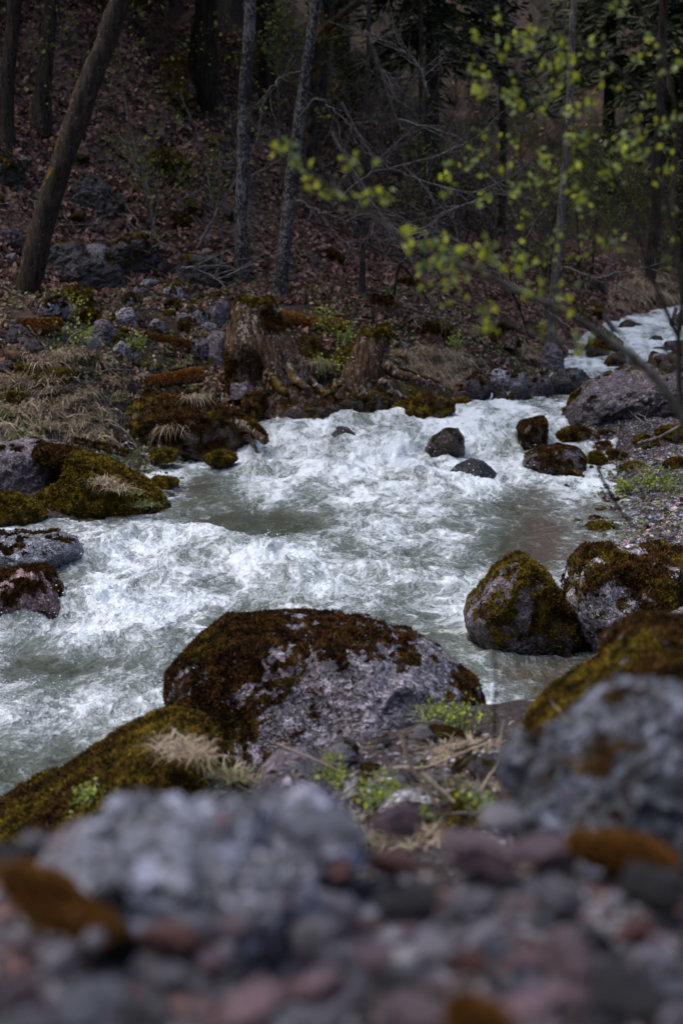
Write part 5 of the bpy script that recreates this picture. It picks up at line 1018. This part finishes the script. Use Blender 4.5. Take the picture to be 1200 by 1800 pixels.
def sticks(n, poly, where, seed, L=.5, tm=6, r=.008):
    rs = np.random.RandomState(seed); P = np.array(poly, float); k = 0
    while k < n:
        u, v = rs.uniform(P[:, 0].min(), P[:, 0].max()), rs.uniform(P[:, 1].min(), P[:, 1].max())
        if poly_sd(np.array([u]), np.array([v]), P)[0] > 0: continue
        h = hit(u, v, tm); k += 1; az = rs.uniform(0, 6.3); l = L*rs.uniform(.5, 1.4); m = 9; t = np.linspace(0, 1, m)
        X = h[0]+math.cos(az)*l*t+.05*l*rs.normal(size=m); Y = h[1]+math.sin(az)*l*t+.05*l*rs.normal(size=m)
        Zz = gz(X, Y); q = np.stack([X-X[0], Y-Y[0], np.linspace(Zz[0], Zz[-1], m)-Zz[0]+.03+.04*rs.rand()], 1)
        out = [(q, np.linspace(r, r*.4, m))]; tips = []
        for _ in range(rs.randint(0, 4)): j = rs.randint(2, m); grow(q[j], q[j]-q[j-1]+rs.normal(0, .03, 3), l*.3, r*.4, 0, out, tips, rs, .2, 0, seg=.05)
        a, b = tubes(out, 5); mt = (M_TWIG, M_TWIG, M_TWIGD)[k % 3]
        o = mk('fallen_stick', a, b, mt, attrs={'moss': np.full(len(a), -.4), 'green': np.zeros(len(a))}); o.location = (X[0], Y[0], Zz[0])
        tag(o, ('bleached' if k % 3 < 2 else 'dark')+' bare stick lying '+where, 'stick', ('bleached' if k % 3 < 2 else 'dark')+' sticks '+where)
sticks(34, [(0, 540), (420, 520), (420, 700), (200, 740), (0, 700)], 'on the left bank', 1)
sticks(60, [(0, 200), (420, 200), (700, 400), (1000, 520), (900, 620), (500, 540), (0, 500)], 'on the wooded slope', 2, .8)
sticks(14, [(700, 620), (1000, 640), (900, 690), (700, 680)], 'on the far bank', 3)
sticks(26, [(440, 1350), (880, 1290), (860, 1480), (560, 1470)], 'under the centre boulder', 4, .22, 2.4, .0035)
sticks(8, [(1080, 700), (1240, 700), (1240, 800), (1080, 800)], 'on the right bank', 5)
# small leafy plants that stand out
def weed(u, v, D, label, seed, Hh=.22, lsize=.03, n=7, bright=True):
    rs = np.random.RandomState(seed); b0 = at(u, v, D); root = empty('leafy_plant', b0, label, 'plant'); out = []; tips = []
    for _ in range(n): grow((rs.normal(0, .03), rs.normal(0, .03), 0), (rs.normal(0, .4), rs.normal(0, .4), 1), Hh*rs.uniform(.6, 1.1), .002, 1, out, tips, rs, .15, .02, (3, 6), seg=.03)
    a, b = tubes(out, 3); mk('stems', a, b, M_TWIGD, parent=root, attrs={'moss': np.full(len(a), .3), 'green': np.ones(len(a))})
    C = np.repeat(np.array([t[0] for t in tips]), 2, 0)+rs.normal(0, .012, (2*len(tips), 3))
    a, b, at_ = leaf_mesh(C, rs.normal(size=C.shape)+np.array([0, 0, .4]), lsize, rs, greenp=.75); mk('leaves', a, b, M_LEAF if bright else M_LEAFD, parent=root, attrs=at_, smooth=False)
for i, (u, v, D, hh, lb) in enumerate([(95, 625, 13.2, .25, 'bright green weed under the leaning trunk, left one'), (135, 620, 13.1, .28, 'bright green weed under the leaning trunk, right one'), (120, 570, 13.8, .3, 'tall thin green weed right of the leaning trunk'), (25, 610, 13.5, .2, 'little green weed at the left edge'), (575, 595, 14.3, .3, 'bright green sprig behind the space between the stumps'), (605, 605, 14.3, .25, 'bright green sprig touching the narrow stump'), (580, 660, 13.7, .22, 'yellow green sprig low between the stumps'),
                                (238, 620, 13.2, .15, 'small green weed near the short log'), (1145, 870, 10.9, .2, 'dark green weed on the gravel, left one'), (1180, 880, 10.8, .2, 'dark green weed on the gravel by the right edge'), (1105, 875, 10.9, .14, 'small green weed left of the others on the gravel'), (770, 1268, 4.65, .07, 'bright green sprig at the right shoulder of the centre boulder'), (800, 620, 15, .2, 'green weed above the dry grass'), (650, 1420, 3.5, .06, 'tiny green plant by the pale flat stone')]):
    weed(u, v, D, lb, 500+i, hh, .03 if D > 8 else .012)
for i, (u, v, D, hh, lb) in enumerate([(800, 1290, 4.3, .09, 'green plant right of the centre boulder foot'), (700, 1420, 3.5, .07, 'green plant among pale stalks in front of the centre boulder'), (590, 1375, 3.7, .05, 'small green sprout under the middle of the centre boulder'), (830, 1440, 3.2, .05, 'small green sprout beside the blurred grey boulder'), (165, 1408, 3.9, .04, 'little round leafed plant on the low mossy boulder'), (740, 1460, 3.2, .06, 'green plant below the thick dead stalk')]):
    weed(u, v, D, lb, 560+i, hh, .013, 10)
# dead stalks in front
def stalk(pts, D, r, label, seed, mat=M_STRAW, name='dead_stalk', twigs=0, cat='stalk'):
    rs = np.random.RandomState(seed); P = resample([at(p[0], p[1], D+(p[2] if len(p) > 2 else 0)) for p in pts], 24); b0 = P[0].copy(); P = P-b0; P[1:] += np.cumsum(rs.normal(0, .0012*D/4, (23, 3)), 0)
    out = [(P, np.linspace(r, r*.5, 24))]; tips = []
    for _ in range(twigs):
        k = rs.randint(3, 22); t = P[k]-P[k-1]; t /= np.linalg.norm(t); grow(P[k], t*.8+rs.normal(0, .5, 3), rs.uniform(.05, .15), r*.4, 0, out, tips, rs, .2, 0, seg=.02)
    a, b = tubes(out, 6); o = mk(name, a, b, mat, attrs={'moss': np.full(len(a), -.6), 'green': np.zeros(len(a)), 'rnd': np.full(len(a), rs.rand())}); o.location = b0; return tag(o, label, cat)
stalk([(485, 1307), (560, 1335), (640, 1375), (700, 1395)], 3.7, .004, 'long thin pale stalk crossing below the centre boulder', 1)
stalk([(705, 1290), (715, 1330), (740, 1370), (760, 1400)], 3.4, .006, 'pale broken stalk rising before the centre boulder', 2)
stalk([(740, 1360), (770, 1385), (810, 1415), (838, 1432)], 3.2, .007, 'thick pale dead stalk slanting down to the blurred boulder', 3)
stalk([(745, 1375), (765, 1410), (790, 1450), (800, 1485)], 3.2, .005, 'dead stalk slanting steeply down among the stones', 4)
stalk([(690, 1350), (750, 1352), (800, 1330), (880, 1300)], 3.6, .003, 'thin brown stalk running right under the centre boulder', 5)
stalk([(840, 1400), (870, 1350), (880, 1300), (885, 1270)], 3.3, .004, 'upright brown stalk by the blurred boulder', 6)
stalk([(914, 1330), (912, 1290), (905, 1262)], 3.0, .003, 'pale curved stalk over the water at the right', 7)
stalk([(1000, 1290), (985, 1255), (970, 1232)], 2.8, .003, 'short pale stalk leaning left on the right bank', 8)
stalk([(868, 1300), (870, 1230), (872, 1130)], 2.6, .0035, 'thin dark upright twig in front of the water', 9, M_TWIGD, twigs=3)
stalk([(300, 1278), (320, 1298), (335, 1318)], 4.0, .005, 'pale stick poking up on the low mossy boulder', 10)
stalk([(505, 1330), (520, 1370), (535, 1400)], 3.5, .002, 'hair thin stalk across the pointed grey rock', 11)
stalk([(385, 1365), (420, 1378), (460, 1398)], 3.9, .005, 'pale stick lying between the boulders', 12)
stalk([(905, 610), (960, 660), (1050, 820), (1060, 850), (1090, 900), (1110, 930)][2:], 3.6, .004, 'blurred bare twig hanging over the gravel', 13, M_TWIGD, twigs=3, cat='twig')
for i, pts in enumerate([[(190, 742), (230, 760), (250, 790)], [(392, 690), (394, 720), (396, 735)], [(205, 735), (230, 708), (250, 700)], [(245, 600), (248, 585), (262, 580)]]):
    stalk(pts, [12.2, 13.1, 12.8, 13.9][i], .008, ['thin stick in the shade of the left bank', 'upright pale stick above the small fall', 'bleached curved stick left of the orange log', 'bleached hooked stick by the short log'][i], 30+i, cat='stick')

# ------------------------------------------------------------------ the young tree reaching in from the right, out of focus
def fg_tree():
    rs = np.random.RandomState(9); base = np.array([1.15, 2.75, float(gz(1.15, 2.75))])
    root = empty('leafy_young_tree', base, 'young tree with yellow green spring leaves reaching in from the right, out of focus', 'tree')
    LP = []
    def limb(pts, D, r0, r1, nm='branch', n=30, tw=6, tl=(.1, .3)):
        dk = D; D = D*.88; r0 *= .88; r1 *= .88; tl = (tl[0]*.88, tl[1]*.88)
        P = resample([at(u, v, D+(q[0] if q else 0)) for u, v, *q in pts], n)-base
        out = [(P, r1+(r0-r1)*(1-np.linspace(0, 1, n))**1.25)]; tips = []
        for _ in range(tw):
            k = rs.randint(3, n-1); t = P[k]-P[k-1]; t /= np.linalg.norm(t); grow(P[k], t*.9+rs.normal(0, .45, 3), rs.uniform(*tl), r1*.7, 0, out, tips, rs, .12, .01, seg=.03)
        a, b = tubes(out, 7); o = mk(nm, a, b, M_TWIGD if dk > 3.4 else M_TWIG2, parent=root, attrs={'moss': np.full(len(a), -.6), 'green': np.zeros(len(a))}); LP.append(P); return o, P, tips
    limb([(1400, 1300), (1330, 950), (1270, 830), (1200, 738)], 3.15, .024, .013, 'trunk', tw=0)
    m, P, tp = limb([(1205, 745), (1165, 680), (1130, 640), (1060, 590), (1000, 550), (930, 520), (870, 490), (800, 460), (740, 440), (690, 410), (640, 370), (590, 335), (540, 300), (500, 262)], 3.1, .0112, .0022, tw=16, n=60)
    limb([(1150, 655), (1080, 625), (980, 600), (900, 570), (850, 540)], 3.1, .005, .0018)
    limb([(1195, 720), (1190, 600), (1200, 520), (1180, 380), (1150, 300), (1120, 200)], 3.5, .008, .003, tw=8)
    limb([(1190, 590), (1140, 480), (1100, 340), (1040, 260), (960, 200), (900, 120)], 3.6, .006, .002, tw=8)
    limb([(1100, 340), (1010, 260), (950, 250), (870, 200), (830, 130)], 3.6, .004, .0015, tw=8)
    limb([(1180, 380), (1190, 200), (1160, 80), (1100, -40)], 3.6, .005, .002, tw=8)
    limb([(1250, 300), (1150, 180), (1050, 90), (950, 20), (900, -40)], 3.7, .005, .002, tw=8)
    limb([(960, 560), (950, 440), (940, 330), (900, 260)], 3.8, .004, .0015, tw=6)
    # leaf clusters, each a spray of a few unfolding leaves
    cl = [(505, 262), (498, 275), (520, 285), (545, 310), (560, 325), (575, 345), (600, 350), (612, 300), (628, 285), (655, 350), (672, 352), (685, 350), (640, 345), (620, 352), (710, 408),
          (715, 432), (735, 440), (755, 428), (770, 435), (785, 445), (770, 455), (800, 442), (760, 485), (740, 490), (790, 480), (815, 492), (830, 440), (850, 455), (865, 440), (900, 455), (915, 450), (925, 470), (945, 465), (840, 470), (870, 475), (800, 525), (860, 430), (815, 470), (905, 470), (740, 470), (780, 500),
          (845, 545), (860, 560), (850, 585), (930, 510), (985, 520), (990, 540), (955, 590), (870, 580), (1010, 600), (1030, 605), (1025, 620), (985, 505), (960, 500)]
    for _ in range(30):
        cl.append((rs.uniform(820, 960), rs.uniform(20, 200)) if rs.rand() < .3 else (rs.uniform(840, 1210), rs.uniform(-20, 270)))
    for _ in range(28): cl.append((rs.uniform(960, 1215), rs.uniform(60, 330)))
    for _ in range(16): cl.append((rs.uniform(780, 1080), rs.uniform(240, 360)))
    for _ in range(16): cl.append((rs.uniform(900, 1215), rs.uniform(250, 500)))
    cl += [(838, 110), (845, 140), (850, 160), (860, 230), (835, 165), (905, 180), (918, 190), (935, 65), (930, 60), (875, 245), (830, 275), (795, 295), (910, 340), (925, 380), (920, 400), (1070, 430), (1085, 425), (1100, 260), (1130, 265), (1140, 180), (1000, 130), (1010, 140), (970, 160), (1185, 430), (1170, 465)]
    C = []; D_ = []; tw_ = []
    for i, (u, v) in enumerate(cl):
        Y = .88*(3.1 if (i < 54) else rs.uniform(3.2, 3.9))
        AP = np.concatenate(LP); AP_u, AP_v = proj(AP+base); j0 = np.argmin((AP_u-u)**2+(AP_v-v)**2); q0 = AP[j0]
        c = at(u, v, (q0+base)[1]+rs.normal(0, .03))-base
        tq = np.linspace(0, 1, 9)[:, None]; tw_.append((q0+(c-q0)*tq+np.array([0, 0, -.12])*np.linalg.norm(c-q0)*tq*(1-tq)+rs.normal(0, .002, (9, 3))*(tq > 0), np.linspace(.0016, .0006, 9)))
        for _ in range(rs.randint(4, 8)): C.append(c+rs.normal(0, .0095, 3)); D_.append(rs.normal(size=3)*.8+np.array([-.2, 0, .5]))
    a, b = tubes(tw_, 4); mk('twigs', a, b, M_TWIGD, parent=root, attrs={'moss': np.full(len(a), -.6), 'green': np.zeros(len(a))})
    a, b, at_ = leaf_mesh(np.array(C), np.array(D_), .0145, rs, wide=.5, greenp=.5); mk('leaves', a, b, M_LEAF, parent=root, attrs=at_, smooth=False)
M_TWIG2 = make_bark_mat('young_bark', (.05, .05, .042), (.16, .155, .13), (.25, .24, .21), .0, -.8)
fg_tree()
# ------------------------------------------------------------------ spray thrown up from the breaking water
def spray(n, seed):
    rs = np.random.RandomState(seed); wgt = np.clip(foam-.55, 0, 1)**1.5*WK; wgt = wgt*(np.abs(x) < 5)*(1/np.maximum(y, 4)); k = rs.choice(len(x), n, p=wgt/wgt.sum())
    d, Fc = ico(1); s = .002+.004*rs.rand(n)**3
    C = np.stack([x[k]+rs.normal(0, .02, n), y[k]+rs.normal(0, .02, n), Z[k]+.004+np.abs(rs.normal(0, .03, n))*np.clip(wgt[k]/wgt.max()*3, .2, 1)], 1)
    V = (C[:, None]+d[None]*s[:, None, None]).reshape(-1, 3); F_ = (Fc[None]+np.arange(n)[:, None, None]*len(d)).reshape(-1, 3)
    m, nt, b = newmat('spray'); b.inputs['Base Color'].default_value = (.8, .85, .87, 1); b.inputs['Roughness'].default_value = .15
    return tag(mk('water_spray', V, F_, m), kind='stuff')
spray(3000, 3)
